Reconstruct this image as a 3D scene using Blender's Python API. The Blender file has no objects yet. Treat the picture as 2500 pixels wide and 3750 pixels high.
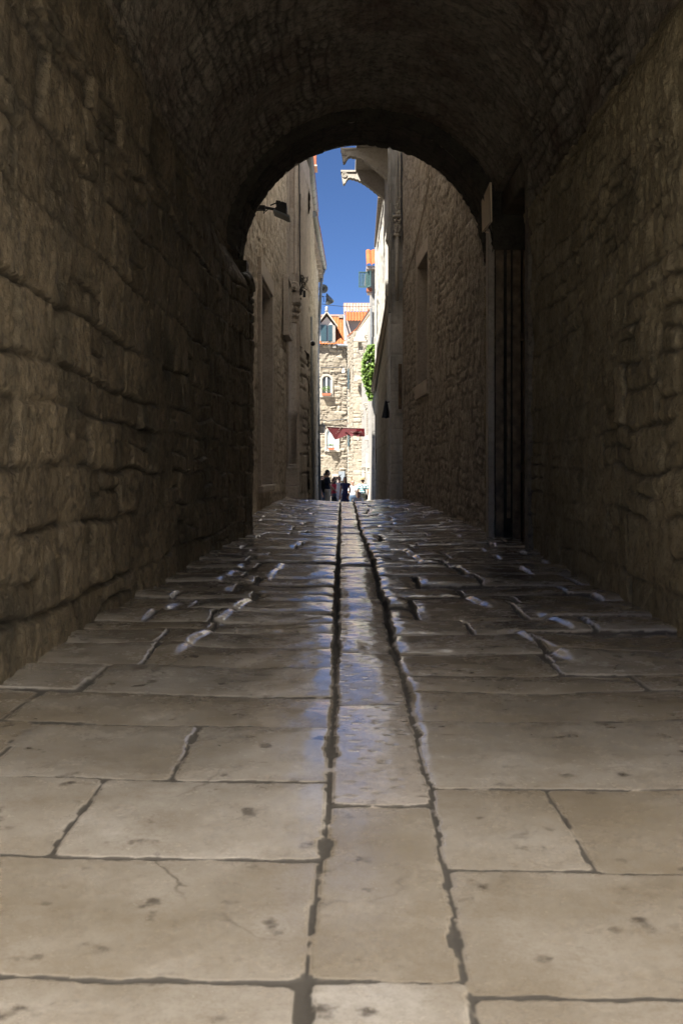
import bpy, math, random
import numpy as np
from mathutils import Vector, Matrix
sc = bpy.context.scene
R = math.radians
# ------------------------------------------------------------------ camera, world, sun, exposure
CAMZ, F, HY, CX = 0.95, 3646.0, 1715.0, 1250.0
cam = bpy.data.cameras.new('camera'); camo = bpy.data.objects.new('camera', cam)
sc.collection.objects.link(camo); sc.camera = camo
camo.location = (0, 0, CAMZ); camo.rotation_euler = (R(90), 0, 0)
cam.sensor_fit = 'VERTICAL'; cam.sensor_height = 36; cam.sensor_width = 24; cam.lens = 35
cam.shift_y = -(1875 - HY) / 3750
cam.clip_start = 0.05; cam.clip_end = 2000
cam.dof.use_dof = True; cam.dof.focus_distance = 24; cam.dof.aperture_fstop = 8
sun_dir = Vector((-0.38, -0.42, 0.82)).normalized()
w = bpy.data.worlds.new('World'); sc.world = w; w.use_nodes = True
nt = w.node_tree; bg = nt.nodes['Background']
sky = nt.nodes.new('ShaderNodeTexSky'); sky.sky_type = 'NISHITA'; sky.sun_disc = False
sky.sun_elevation = math.asin(sun_dir.z); sky.sun_rotation = math.atan2(sun_dir.x, sun_dir.y)
sky.altitude = 2500; sky.air_density = 0.5; sky.dust_density = 0.0; sky.ozone_density = 7.5
nt.links.new(sky.outputs[0], bg.inputs[0]); bg.inputs[1].default_value = 0.054
sl = bpy.data.lights.new('sun', 'SUN'); sl.energy = 5.0; sl.angle = R(0.53); sl.color = (1, .95, .87)
so = bpy.data.objects.new('sun', sl); sc.collection.objects.link(so)
so.rotation_euler = sun_dir.to_track_quat('Z', 'Y').to_euler(); so.location = (0, 0, 40)
sc.view_settings.view_transform = 'Standard'; sc.view_settings.look = 'None'
sc.view_settings.exposure = 1.85; sc.view_settings.gamma = 1
sc.cycles.use_denoising = True; sc.cycles.max_bounces = 10; sc.cycles.diffuse_bounces = 8
sc.cycles.glossy_bounces = 4; sc.cycles.sample_clamp_indirect = 4; sc.cycles.caustics_reflective = False

def P(px, py, d):
    """world point seen at photo pixel (px,py) at distance d"""
    return Vector(((px - CX) * d / F, d, CAMZ + (HY - py) * d / F))

# ------------------------------------------------------------------ noise
def _h(ix, iy, s):
    n = (ix.astype(np.int64) * 374761393 + iy.astype(np.int64) * 668265263 + s * 1442695041) & 0xffffffff
    n = ((n ^ (n >> 13)) * 1274126177) & 0xffffffff
    return ((n ^ (n >> 16)) & 0xffff) / 65535.0
def vn(x, y, s=0):
    ix = np.floor(x); iy = np.floor(y); fx = x - ix; fy = y - iy
    fx = fx * fx * (3 - 2 * fx); fy = fy * fy * (3 - 2 * fy)
    a = _h(ix, iy, s); b = _h(ix + 1, iy, s); c = _h(ix, iy + 1, s); d = _h(ix + 1, iy + 1, s)
    return (a + (b - a) * fx) * (1 - fy) + (c + (d - c) * fx) * fy
def fbm(x, y, s=0, o=4):
    t = 0; a = .5; k = 1
    for i in range(o):
        t = t + a * vn(x * k, y * k, s + i * 17); a *= .5; k *= 2.03
    return t / (1 - .5 ** o)
def sst(a, b, x):
    t = np.clip((x - a) / (b - a), 0, 1); return t * t * (3 - 2 * t)

def masonry(u, v, ch, sw, seed, wob=.03, joint=.015, r=.03, depth=.03, prot=.02, rough=.008, tilt=.02, split=.25, patch=0):
    """height, tone, joint mask of coursed stonework at (u,v) metres"""
    rng = np.random.RandomState(seed)
    uu = u + wob * 2 * (fbm(u * 1.3, v * 1.3, seed + 3, 3) - .5) + wob * .5 * (fbm(u * 6, v * 6, seed + 5, 2) - .5)
    vv = v + wob * 2 * (fbm(u * 1.1, v * 1.1, seed + 9, 3) - .5) + wob * .5 * (fbm(u * 6, v * 6, seed + 7, 2) - .5)
    lo, hi = vv.min() - ch, vv.max() + ch
    b = [lo]
    while b[-1] < hi: b.append(b[-1] + ch * rng.uniform(.6, 1.4))
    b = np.array(b); ci = np.searchsorted(b, vv) - 1; ci = np.clip(ci, 0, len(b) - 2)
    ulo, uhi = uu.min() - sw, uu.max() + sw
    du = np.ones_like(u); dv = np.minimum(vv - b[ci], b[ci + 1] - vv)
    tone = np.zeros_like(u); lu = np.zeros_like(u); lv = (vv - .5 * (b[ci] + b[ci + 1]))
    for i in range(len(b) - 1):
        m = ci == i
        c = [ulo - rng.uniform(0, sw)]
        while c[-1] < uhi: c.append(c[-1] + sw * rng.uniform(.5, 1.6))
        if not m.any(): continue
        c = np.array(c); x = uu[m]; j = np.searchsorted(c, x) - 1; j = np.clip(j, 0, len(c) - 2)
        du[m] = np.minimum(x - c[j], c[j + 1] - x); lu[m] = x - .5 * (c[j] + c[j + 1])
        t = _h(np.full(j.shape, i), j, seed)
        sp = _h(j, np.full(j.shape, i), seed + 50) < split
        y = vv[m]; mid = b[i] + (b[i + 1] - b[i]) * (.35 + .3 * _h(j, np.full(j.shape, i), seed + 60))
        dvm = dv[m]; dvm = np.where(sp, np.minimum(dvm, np.abs(y - mid)), dvm); dv[m] = dvm
        t = np.where(sp & (y > mid), (t * 7.31) % 1, t)
        tone[m] = t
    k = 2.2 / r
    d = -np.log(np.exp(-k * np.clip(du, 0, 1)) + np.exp(-k * np.clip(dv, 0, 1))) / k
    h = sst(0, 1, (d - joint / 2) / r)
    t2 = (tone * 13.7) % 1; t3 = (tone * 29.3) % 1
    jd = .25 + 1.5 * sst(.3, .7, fbm(u * 1.7, v * 1.7, seed + 21, 3))
    if patch:
        pm = sst(.44, .54, fbm(u * .55, v * .55, seed + 41, 3)); h = 1 - (1 - h) * (1 - patch * (1 - pm)); tone = tone * (1 - patch * (1 - pm) * .8)
    H = -depth * jd * (1 - h) + h * (prot * (tone - .5) * 2 + tilt * ((t2 - .5) * lu + (t3 - .5) * lv) * 2) \
        + rough * (fbm(u * 9, v * 5, seed + 11, 5) - .5) * 2 + rough * 1.1 * (fbm(u * 14, v * 2.6, seed + 31, 4) - .5) + rough * .9 * (fbm(u * 2.5, v * 2.5, seed + 13, 3) - .5) * 2 + rough * .7 * (fbm(u * 28, v * 22, seed + 33, 3) - .5) * 2
    return H, tone, (1 - h) * np.clip(jd, 0, 1)

# ------------------------------------------------------------------ objects
def tag(o, label=None, cat=None, group=None, kind=None):
    if label: o['label'] = label
    if cat: o['category'] = cat
    if group: o['group'] = group
    if kind: o['kind'] = kind
    return o
def thing(name, label, cat, loc=(0, 0, 0), rz=0, group=None):
    o = bpy.data.objects.new(name, None); sc.collection.objects.link(o)
    o.location = loc; o.rotation_euler = (0, 0, rz); o.empty_display_size = .1
    return tag(o, label, cat, group)
def link(name, me, mat, parent=None, local=False):
    o = bpy.data.objects.new(name, me); sc.collection.objects.link(o)
    if mat is not None and not me.materials: me.materials.append(mat)
    if parent is not None:
        o.parent = parent
        if not local:
            p = parent; off = Vector((0, 0, 0))
            while p is not None: off += Vector(p.location); p = p.parent
            o.location = -off
    return o
class MB:
    def __init__(s): s.v = []; s.f = []
    def add(s, vs, fs):
        n = len(s.v); s.v += [tuple(x) for x in vs]; s.f += [tuple(i + n for i in f) for f in fs]; return s
    def box(s, a, b, M=None, jit=0):
        x0, y0, z0 = a; x1, y1, z1 = b
        vs = [Vector(p) for p in ((x0, y0, z0), (x1, y0, z0), (x1, y1, z0), (x0, y1, z0), (x0, y0, z1), (x1, y0, z1), (x1, y1, z1), (x0, y1, z1))]
        if M is not None: vs = [M @ v for v in vs]
        return s.add(vs, [(0, 3, 2, 1), (4, 5, 6, 7), (0, 1, 5, 4), (1, 2, 6, 5), (2, 3, 7, 6), (3, 0, 4, 7)])
    def tube(s, pts, r, n=8, r1=None):
        pts = [Vector(p) for p in pts]; rings = []
        up = None
        for i, p in enumerate(pts):
            t = (pts[min(i + 1, len(pts) - 1)] - pts[max(i - 1, 0)]).normalized()
            if up is None:
                up = Vector((0, 0, 1)) if abs(t.z) < .9 else Vector((1, 0, 0))
            a = t.cross(up).normalized(); b = a.cross(t).normalized(); up = b
            rr = r if r1 is None else r + (r1 - r) * i / (len(pts) - 1)
            rings.append([p + (a * math.cos(2 * math.pi * k / n) + b * math.sin(2 * math.pi * k / n)) * rr for k in range(n)])
        vs = [v for g in rings for v in g]; fs = []
        for i in range(len(pts) - 1):
            for k in range(n):
                fs.append((i * n + k, i * n + (k + 1) % n, (i + 1) * n + (k + 1) % n, (i + 1) * n + k))
        fs.append(tuple(reversed(range(n)))); fs.append(tuple(range((len(pts) - 1) * n, len(pts) * n)))
        return s.add(vs, fs)
    def lathe(s, prof, c=(0, 0, 0), n=20, M=None):
        """prof: (radius, z) list"""
        vs = []; fs = []
        for r, z in prof:
            for k in range(n):
                a = 2 * math.pi * k / n; vs.append(Vector((r * math.cos(a), r * math.sin(a), z)))
        for i in range(len(prof) - 1):
            for k in range(n):
                fs.append((i * n + k, i * n + (k + 1) % n, (i + 1) * n + (k + 1) % n, (i + 1) * n + k))
        fs.append(tuple(reversed(range(n)))); fs.append(tuple(range((len(prof) - 1) * n, len(prof) * n)))
        if M is not None: vs = [M @ v for v in vs]
        c = Vector(c); return s.add([v + c for v in vs], fs)
    def prism(s, poly, y0, y1, M=None):
        """poly of (x,z) extruded along y"""
        n = len(poly); vs = [Vector((x, y0, z)) for x, z in poly] + [Vector((x, y1, z)) for x, z in poly]
        if M is not None: vs = [M @ v for v in vs]
        fs = [tuple(range(n)), tuple(reversed(range(n, 2 * n)))] + [(i, i + n, (i + 1) % n + n, (i + 1) % n) for i in range(n)]
        return s.add(vs, fs)
    def ell(s, c, r, rot=None, n=12, m=8):
        vs = []; fs = []
        for i in range(1, m):
            th = math.pi * i / m
            for k in range(n):
                a = 2 * math.pi * k / n
                vs.append(Vector((r[0] * math.sin(th) * math.cos(a), r[1] * math.sin(th) * math.sin(a), r[2] * math.cos(th))))
        for i in range(m - 2):
            for k in range(n): fs.append((i * n + k, (i + 1) * n + k, (i + 1) * n + (k + 1) % n, i * n + (k + 1) % n))
        vs.append(Vector((0, 0, r[2]))); vs.append(Vector((0, 0, -r[2])))
        t = len(vs) - 2
        for k in range(n):
            fs.append((t, k, (k + 1) % n)); fs.append((t + 1, (m - 2) * n + (k + 1) % n, (m - 2) * n + k))
        if rot is not None: vs = [rot @ v for v in vs]
        c = Vector(c); return s.add([v + c for v in vs], fs)
    def cap(s, a, b, ra, rb, n=12):
        """tapered limb with round ends"""
        a = Vector(a); b = Vector(b); L = (b - a).length; q = Vector((0, 0, 1)).rotation_difference((b - a).normalized()).to_matrix()
        prof = []
        for i in range(4): t = math.pi / 2 * (i / 4 - 1); prof.append((ra * math.cos(t) + 1e-4, ra * math.sin(t)))
        prof.append((ra, 0)); prof.append((rb, L))
        for i in range(1, 5): t = math.pi / 2 * i / 4; prof.append((rb * math.cos(t) + 1e-4, L + rb * math.sin(t)))
        return s.lathe(prof, a, n, q)
    def mesh(s, smooth=False):
        me = bpy.data.meshes.new('mesh'); me.from_pydata([tuple(v) for v in s.v], [], s.f); me.update()
        if smooth: me.polygons.foreach_set('use_smooth', [True] * len(me.polygons))
        return me
    def build(s, name, mat, parent=None, smooth=False, local=False, bevel=0):
        me = s.mesh(smooth)
        o = link(name, me, mat, parent, local)
        if bevel:
            m = o.modifiers.new('bevel', 'BEVEL'); m.width = bevel; m.segments = 2; m.limit_method = 'ANGLE'
        return o
def grid_mesh(X, Y, Z, attrs=None, keep=None, flip=False, smooth=True):
    nr, nc = X.shape
    co = np.stack([X, Y, Z], -1).reshape(-1, 3)
    idx = np.arange(nr * nc).reshape(nr, nc)
    q = np.stack([idx[:-1, :-1], idx[:-1, 1:], idx[1:, 1:], idx[1:, :-1]], -1).reshape(-1, 4)
    if flip: q = q[:, ::-1]
    if keep is not None: q = q[keep.reshape(-1)]
    me = bpy.data.meshes.new('mesh'); n = len(q)
    me.vertices.add(len(co)); me.vertices.foreach_set('co', co.astype(np.float32).ravel())
    me.loops.add(n * 4); me.loops.foreach_set('vertex_index', q.astype(np.int32).ravel())
    me.polygons.add(n); me.polygons.foreach_set('loop_start', np.arange(0, n * 4, 4, dtype=np.int32))
    me.polygons.foreach_set('loop_total', np.full(n, 4, dtype=np.int32))
    me.polygons.foreach_set('use_smooth', np.full(n, smooth))
    me.update(calc_edges=True)
    for k, a in (attrs or {}).items():
        at = me.attributes.new(k, 'FLOAT', 'POINT'); at.data.foreach_set('value', a.astype(np.float32).ravel())
    return me
def relief(name, mat, parent, A, B, z0, z1, res, ch, sw, seed, holes=(), flipn=False, ramp=None, **kw):
    """stone wall face from plan point A to B, visible from its left-hand normal side (or right when flipn)"""
    A = np.array(A, float); B = np.array(B, float); L = np.linalg.norm(B - A); t = (B - A) / L
    n = np.array([-t[1], t[0]]);
    if flipn: n = -n
    nu = max(2, int(L / res) + 1); nv = max(2, int((z1 - z0) / res) + 1)
    u, v = np.meshgrid(np.linspace(0, L, nu), np.linspace(z0, z1, nv))
    H, tone, jm = masonry(u, v, ch, sw, seed, **kw)
    if ramp is not None: H = H + ramp(u, v)
    X = A[0] + t[0] * u + n[0] * H; Y = A[1] + t[1] * u + n[1] * H
    keep = None
    if holes:
        uc = (u[:-1, :-1] + u[1:, 1:]) / 2; vc = (v[:-1, :-1] + v[1:, 1:]) / 2; keep = np.ones(uc.shape, bool)
        for a, b, c, d in holes: keep &= ~((uc > a) & (uc < b) & (vc > c) & (vc < d))
    me = grid_mesh(X, Y, v, {'tone': tone, 'joint': jm}, keep, flip=flipn)
    return link(name, me, mat, parent)
def frameM(A, B, flipn=False):
    """matrix: local x along wall, y out of the wall, z up"""
    A = Vector((A[0], A[1], 0)); B = Vector((B[0], B[1], 0)); t = (B - A).normalized(); n = Vector((-t.y, t.x, 0))
    if flipn: n = -n
    M = Matrix(((t.x, n.x, 0, A.x), (t.y, n.y, 0, A.y), (0, 0, 1, 0), (0, 0, 0, 1)))
    return M

# ------------------------------------------------------------------ materials
def newmat(name):
    m = bpy.data.materials.new(name); m.use_nodes = True; return m, m.node_tree, m.node_tree.nodes['Principled BSDF']
def stone(name, c1, c2, cj, rough=.85, bump=.4, bscale=30, stain=.35, streak=0.0, cs=(.16, .13, .09), r2=None, spec=.4, jointmix=.8, mott=.35, pale=0.0, bdist=.02):
    m, nt, b = newmat(name); N = nt.nodes.new; L = nt.links.new
    tc = N('ShaderNodeTexCoord')
    at = N('ShaderNodeAttribute'); at.attribute_name = 'tone'
    aj = N('ShaderNodeAttribute'); aj.attribute_name = 'joint'
    n1 = N('ShaderNodeTexNoise'); n1.inputs['Scale'].default_value = 3.2; n1.inputs['Detail'].default_value = 8; n1.inputs['Roughness'].default_value = .65
    L(tc.outputs['Object'], n1.inputs['Vector'])
    add = N('ShaderNodeMath'); add.operation = 'MULTIPLY_ADD'; add.inputs[1].default_value = .55
    L(at.outputs['Fac'], add.inputs[0]); 
    sc_ = N('ShaderNodeMath'); sc_.operation = 'MULTIPLY_ADD'; sc_.inputs[1].default_value = 1.4; sc_.inputs[2].default_value = -.45
    L(n1.outputs['Fac'], sc_.inputs[0]); L(sc_.outputs[0], add.inputs[2])
    mx = N('ShaderNodeMix'); mx.data_type = 'RGBA'; mx.inputs[6].default_value = (*c1, 1); mx.inputs[7].default_value = (*c2, 1); mx.clamp_factor = True
    L(add.outputs[0], mx.inputs[0])
    # stains
    mp = N('ShaderNodeMapping'); mp.inputs['Scale'].default_value = (1, 1, .12 if streak else 1)
    L(tc.outputs['Object'], mp.inputs[0])
    n2 = N('ShaderNodeTexNoise'); n2.inputs['Scale'].default_value = 6 if streak else 1.4; n2.inputs['Detail'].default_value = 7; n2.inputs['Roughness'].default_value = .6
    L(mp.outputs[0], n2.inputs['Vector'])
    cr = N('ShaderNodeMapRange'); cr.inputs[1].default_value = .48; cr.inputs[2].default_value = .68; cr.inputs[4].default_value = max(stain, streak)
    L(n2.outputs['Fac'], cr.inputs[0])
    m2 = N('ShaderNodeMix'); m2.data_type = 'RGBA'; m2.inputs[7].default_value = (*cs, 1)
    L(mx.outputs[2], m2.inputs[6]); L(cr.outputs[0], m2.inputs[0])
    n4 = N('ShaderNodeTexNoise'); n4.inputs['Scale'].default_value = bscale * .55; n4.inputs['Detail'].default_value = 9; n4.inputs['Roughness'].default_value = .75
    L(tc.outputs['Object'], n4.inputs['Vector'])
    c4 = N('ShaderNodeMapRange'); c4.inputs[1].default_value = .48; c4.inputs[2].default_value = .62; c4.inputs[4].default_value = mott; L(n4.outputs['Fac'], c4.inputs[0])
    m4 = N('ShaderNodeMix'); m4.data_type = 'RGBA'; m4.inputs[7].default_value = (*[x * .35 for x in c1], 1); L(c4.outputs[0], m4.inputs[0]); L(m2.outputs[2], m4.inputs[6])
    c5 = N('ShaderNodeMapRange'); c5.inputs[1].default_value = .36; c5.inputs[2].default_value = .26; c5.inputs[4].default_value = pale; L(n4.outputs['Fac'], c5.inputs[0])
    m5 = N('ShaderNodeMix'); m5.data_type = 'RGBA'; m5.inputs[7].default_value = (.55, .52, .46, 1); L(c5.outputs[0], m5.inputs[0]); L(m4.outputs[2], m5.inputs[6]); m2 = m5
    m3 = N('ShaderNodeMix'); m3.data_type = 'RGBA'; m3.inputs[7].default_value = (*cj, 1)
    jm = N('ShaderNodeMath'); jm.operation = 'MULTIPLY'; jm.inputs[1].default_value = jointmix; jm.use_clamp = True
    L(aj.outputs['Fac'], jm.inputs[0]); L(jm.outputs[0], m3.inputs[0]); L(m2.outputs[2], m3.inputs[6])
    L(m3.outputs[2], b.inputs['Base Color'])
    n3 = N('ShaderNodeTexNoise'); n3.inputs['Scale'].default_value = bscale; n3.inputs['Detail'].default_value = 6; n3.inputs['Roughness'].default_value = .7
    L(tc.outputs['Object'], n3.inputs['Vector'])
    bp = N('ShaderNodeBump'); bp.inputs['Strength'].default_value = bump; bp.inputs['Distance'].default_value = bdist
    L(n3.outputs['Fac'], bp.inputs['Height']); L(bp.outputs[0], b.inputs['Normal'])
    if r2 is not None:
        rr = N('ShaderNodeMapRange'); rr.inputs[1].default_value = .35; rr.inputs[2].default_value = .7; rr.inputs[3].default_value = rough; rr.inputs[4].default_value = r2
        L(n1.outputs['Fac'], rr.inputs[0]); L(rr.outputs[0], b.inputs['Roughness'])
    else: b.inputs['Roughness'].default_value = rough
    b.inputs['Specular IOR Level'].default_value = spec
    return m
def plain(name, c, rough=.6, metal=0, var=.15, scale=12, bump=.0, c2=None, spec=.5):
    m, nt, b = newmat(name); N = nt.nodes.new; L = nt.links.new
    tc = N('ShaderNodeTexCoord'); n1 = N('ShaderNodeTexNoise'); n1.inputs['Scale'].default_value = scale; n1.inputs['Detail'].default_value = 5
    L(tc.outputs['Object'], n1.inputs['Vector'])
    mx = N('ShaderNodeMix'); mx.data_type = 'RGBA'
    if c2 is None: c2 = tuple(x * (1 - 2.5 * var) for x in c)
    mx.inputs[6].default_value = (*c, 1); mx.inputs[7].default_value = (*c2, 1)
    mr = N('ShaderNodeMapRange'); mr.inputs[1].default_value = .35; mr.inputs[2].default_value = .7
    L(n1.outputs['Fac'], mr.inputs[0]); L(mr.outputs[0], mx.inputs[0]); L(mx.outputs[2], b.inputs['Base Color'])
    b.inputs['Roughness'].default_value = rough; b.inputs['Metallic'].default_value = metal; b.inputs['Specular IOR Level'].default_value = spec
    if bump:
        bp = N('ShaderNodeBump'); bp.inputs['Strength'].default_value = bump; bp.inputs['Distance'].default_value = .01
        L(n1.outputs['Fac'], bp.inputs['Height']); L(bp.outputs[0], b.inputs['Normal'])
    return m
M = {}
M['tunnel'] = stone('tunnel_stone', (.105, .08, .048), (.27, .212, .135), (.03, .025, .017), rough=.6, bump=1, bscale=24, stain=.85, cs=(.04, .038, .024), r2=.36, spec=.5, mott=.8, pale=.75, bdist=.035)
M['vault'] = stone('vault_stone', (.20, .17, .13), (.40, .35, .28), (.04, .035, .028), rough=.8, bump=1, bscale=22, stain=.6, cs=(.10, .042, .028), mott=.8, pale=.3, bdist=.03)
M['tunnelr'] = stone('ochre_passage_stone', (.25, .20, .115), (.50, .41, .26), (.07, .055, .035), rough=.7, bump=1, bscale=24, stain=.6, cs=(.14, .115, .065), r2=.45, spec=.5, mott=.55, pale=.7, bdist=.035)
M['shade_stone'] = stone('shade_dark_stone', (.05, .045, .035), (.10, .085, .065), (.03, .025, .02), rough=.9, bump=1, bscale=20, stain=.6, cs=(.03, .03, .025), mott=.7)  # near-black colour that paints shade onto the arch rim and door recess
M['wallA'] = stone('weathered_render', (.48, .40, .30), (.68, .60, .48), (.28, .24, .18), bump=1, bscale=12, streak=.6, cs=(.15, .13, .11), mott=.6)
M['wallB'] = stone('pitted_limestone', (.48, .41, .33), (.64, .56, .47), (.2, .17, .13), bump=.8, bscale=18, stain=.4, cs=(.25, .2, .15))
M['wallC'] = stone('street_stone', (.42, .37, .29), (.60, .54, .44), (.25, .22, .17), bump=.6, bscale=10, streak=.5, cs=(.16, .15, .12))
M['wallD'] = stone('brown_rubble', (.36, .31, .25), (.54, .48, .40), (.17, .15, .13), bump=1, bscale=14, streak=.55, cs=(.12, .105, .09), mott=.6)
M['wallE'] = stone('pale_limestone', (.50, .48, .43), (.62, .60, .55), (.35, .33, .29), bump=.5, bscale=10, streak=.55, cs=(.24, .24, .24))
M['white'] = stone('white_limestone', (.26, .247, .222), (.325, .31, .285), (.22, .205, .185), bump=.3, bscale=8, stain=.2, cs=(.5, .47, .42))
M['house'] = stone('cream_rubble', (.215, .18, .13), (.345, .31, .25), (.19, .16, .125), bump=.6, bscale=6, stain=.35, cs=(.48, .40, .28), jointmix=.7)
M['trim'] = stone('carved_limestone', (.38, .35, .30), (.48, .45, .395), (.5, .46, .4), bump=.25, bscale=25, stain=.25, cs=(.4, .36, .3))
M['dtrim'] = stone('shaded_limestone_trim', (.46, .40, .33), (.60, .53, .45), (.3, .25, .2), bump=.4, bscale=25, stain=.3, cs=(.22, .19, .15))
M['plaster'] = plain('white_plaster', (.45, .42, .395), .8, var=.05)
M['pink'] = plain('pale_pink_plaster', (.45, .38, .34), .85, var=.06)
M['tile'] = stone('orange_roof_tile', (.27, .078, .022), (.36, .12, .035), (.14, .045, .02), rough=.8, bump=.2, stain=.3, cs=(.26, .10, .045))
M['tileold'] = stone('faded_roof_tile', (.26, .15, .11), (.36, .30, .26), (.18, .09, .06), rough=.85, bump=.2, stain=.3, cs=(.30, .13, .08))
M['gutter'] = plain('painted_gutter', (.33, .345, .33), .45, var=.08)
M['zinc'] = plain('zinc_pipe', (.24, .27, .30), .4, .3, var=.1)
M['zinclt'] = plain('light_zinc', (.27, .31, .35), .5, .2, var=.08)
M['black'] = plain('black_metal', (.012, .012, .014), .5, var=.1)
M['cable'] = plain('cable_black', (.03, .03, .03), .6)
M['teal'] = plain('teal_shutter', (.035, .085, .11), .55, var=.2, scale=20)
M['teal2'] = plain('green_blue_shutter', (.07, .14, .14), .55, var=.2, scale=20)
M['winwhite'] = plain('white_frame', (.80, .80, .80), .5, var=.03)
M['glass'] = plain('window_glass', (.06, .07, .075), .08, var=.1, spec=.8)
M['curtain'] = plain('pale_curtain', (.50, .60, .66), .8, var=.1)
M['dark'] = plain('dark_interior', (.02, .018, .016), .9)
M['wood'] = plain('old_door_wood', (.24, .165, .10), .6, var=.25, scale=9, bump=.4)
M['terracotta'] = plain('terracotta', (.36, .12, .06), .8)
M['leaf'] = None
M['bounce_white'] = plain('bounce_whitewash', (.84, .82, .79), .9, var=.02)  # bright white for the unseen walls that bounce light
M['banner'] = plain('maroon_cloth', (.085, .006, .009), .8, var=.1)
M['bannerred'] = plain('red_cloth', (.24, .012, .025), .8, var=.05)
M['letter'] = plain('banner_lettering', (.26, .17, .15), .8, var=.02)
M['metalcover'] = stone('cover_stone', (.30, .28, .25), (.38, .35, .31), (.2, .18, .15), rough=.45, bump=.3, bscale=60, stain=.3, cs=(.2, .19, .17))
def leafmat():
    m, nt, b = newmat('leaf'); N = nt.nodes.new; L = nt.links.new
    oi = N('ShaderNodeAttribute'); oi.attribute_name = 'tone'
    mx = N('ShaderNodeMix'); mx.data_type = 'RGBA'; mx.inputs[6].default_value = (.05, .105, .018, 1); mx.inputs[7].default_value = (.21, .33, .06, 1)
    L(oi.outputs['Fac'], mx.inputs[0]); L(mx.outputs[2], b.inputs['Base Color'])
    b.inputs['Roughness'].default_value = .5
    tr = N('ShaderNodeBsdfTranslucent'); L(mx.outputs[2], tr.inputs[0]); ms = N('ShaderNodeMixShader'); ms.inputs[0].default_value = .3
    L(b.outputs[0], ms.inputs[1]); L(tr.outputs[0], ms.inputs[2]); L(ms.outputs[0], nt.nodes['Material Output'].inputs[0])
    return m
M['leaf'] = leafmat()
def paving_mat():
    m, nt, b = newmat('polished_paving'); N = nt.nodes.new; L = nt.links.new
    tc = N('ShaderNodeTexCoord')
    def attr(n): a = N('ShaderNodeAttribute'); a.attribute_name = n; return a.outputs['Fac']
    def noise(s, d=6, r=.6, vec=None):
        n = N('ShaderNodeTexNoise'); n.inputs['Scale'].default_value = s; n.inputs['Detail'].default_value = d; n.inputs['Roughness'].default_value = r
        L(vec or tc.outputs['Object'], n.inputs['Vector']); return n.outputs['Fac']
    def mr(x, a, bb, c, d):
        n = N('ShaderNodeMapRange'); n.inputs[1].default_value = a; n.inputs[2].default_value = bb; n.inputs[3].default_value = c; n.inputs[4].default_value = d
        L(x, n.inputs[0]); return n.outputs[0]
    def mix(f, a, bb):
        n = N('ShaderNodeMix'); n.data_type = 'RGBA'; L(f, n.inputs[0])
        for i, x in ((6, a), (7, bb)):
            if isinstance(x, tuple): n.inputs[i].default_value = (*x, 1)
            else: L(x, n.inputs[i])
        return n.outputs[2]
    def mth(op, a, bb):
        n = N('ShaderNodeMath'); n.operation = op
        for i, x in ((0, a), (1, bb)):
            if isinstance(x, (int, float)): n.inputs[i].default_value = x
            else: L(x, n.inputs[i])
        return n.outputs[0]
    tone = attr('tone'); jm = attr('joint'); strip = attr('strip')
    big = noise(2.2, 8, .6)
    f = mth('ADD', mth('MULTIPLY', tone, .75), mr(big, .3, .7, -.25, .5))
    c = mix(f, (.37, .315, .24), (.68, .635, .575)); c = mix(mr(noise(3.1, 7, .7), .42, .66, 0, .55), c, (.32, .265, .195)); c = mix(mth('MULTIPLY', strip, .45), c, (.62, .55, .50))
    sk = noise(160, 3, .8); c = mix(mr(sk, .52, .75, 0, .45), c, (.20, .17, .13)); c = mix(mr(sk, .42, .28, 0, .35), c, (.66, .62, .56))
    # broad dark worn spots and pock marks
    sp = noise(9, 5, .55); c = mix(mr(sp, .62, .70, 0, .8), c, (.10, .085, .07))
    fine = noise(45, 4, .7); c = mix(mr(fine, .45, .75, 0, .35), c, (.26, .2, .13))
    # dark crack lines
    vo = N('ShaderNodeTexVoronoi'); vo.feature = 'DISTANCE_TO_EDGE'; vo.inputs['Scale'].default_value = 1.3
    wn = N('ShaderNodeTexNoise'); wn.inputs['Scale'].default_value = 3; wn.inputs['Detail'].default_value = 4; L(tc.outputs['Object'], wn.inputs['Vector'])
    vm = N('ShaderNodeVectorMath'); vm.operation = 'MULTIPLY_ADD'; vm.inputs[1].default_value = (.5, .5, .5)
    L(wn.outputs['Color'], vm.inputs[0]); L(tc.outputs['Object'], vm.inputs[2]); L(vm.outputs[0], vo.inputs['Vector'])
    crack = mth('MULTIPLY', mr(vo.outputs['Distance'], 0, .012, 1, 0), mr(noise(1.7, 2, .5), .52, .6, 0, .7))
    c = mix(crack, c, (.09, .075, .06))
    c = mix(mr(jm, .3, .8, 0, 1), c, (.085, .075, .062))
    # tooling pits on the centre strip
    pv = N('ShaderNodeTexVoronoi'); pv.voronoi_dimensions = '2D'; pv.inputs['Scale'].default_value = 13; pv.inputs['Randomness'].default_value = .75
    mp = N('ShaderNodeMapping'); mp.inputs['Scale'].default_value = (.75, 1.05, 1); L(tc.outputs['Object'], mp.inputs[0]); L(mp.outputs[0], pv.inputs['Vector'])
    pit = mth('MULTIPLY', mr(pv.outputs['Distance'], .08, .24, -1, 0), strip)
    c = mix(mth('MULTIPLY', pit, -.4), c, (.16, .14, .11))
    L(c, b.inputs['Base Color'])
    ro = mr(noise(5, 6, .65), .35, .68, .13, .30)
    L(mth('ADD', mth('ADD', ro, mr(fine, .4, .8, 0, .12)), mth('MULTIPLY', jm, .5)), b.inputs['Roughness'])
    b.inputs['Specular IOR Level'].default_value = 1.0; b.inputs['Coat IOR'].default_value = 2.3; L(mr(noise(4, 5, .6), .3, .7, .08, .17), b.inputs['Coat Roughness'])
    L(mth('MULTIPLY', mth('SUBTRACT', 1, jm), attr('polish')), b.inputs['Coat Weight'])
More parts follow.
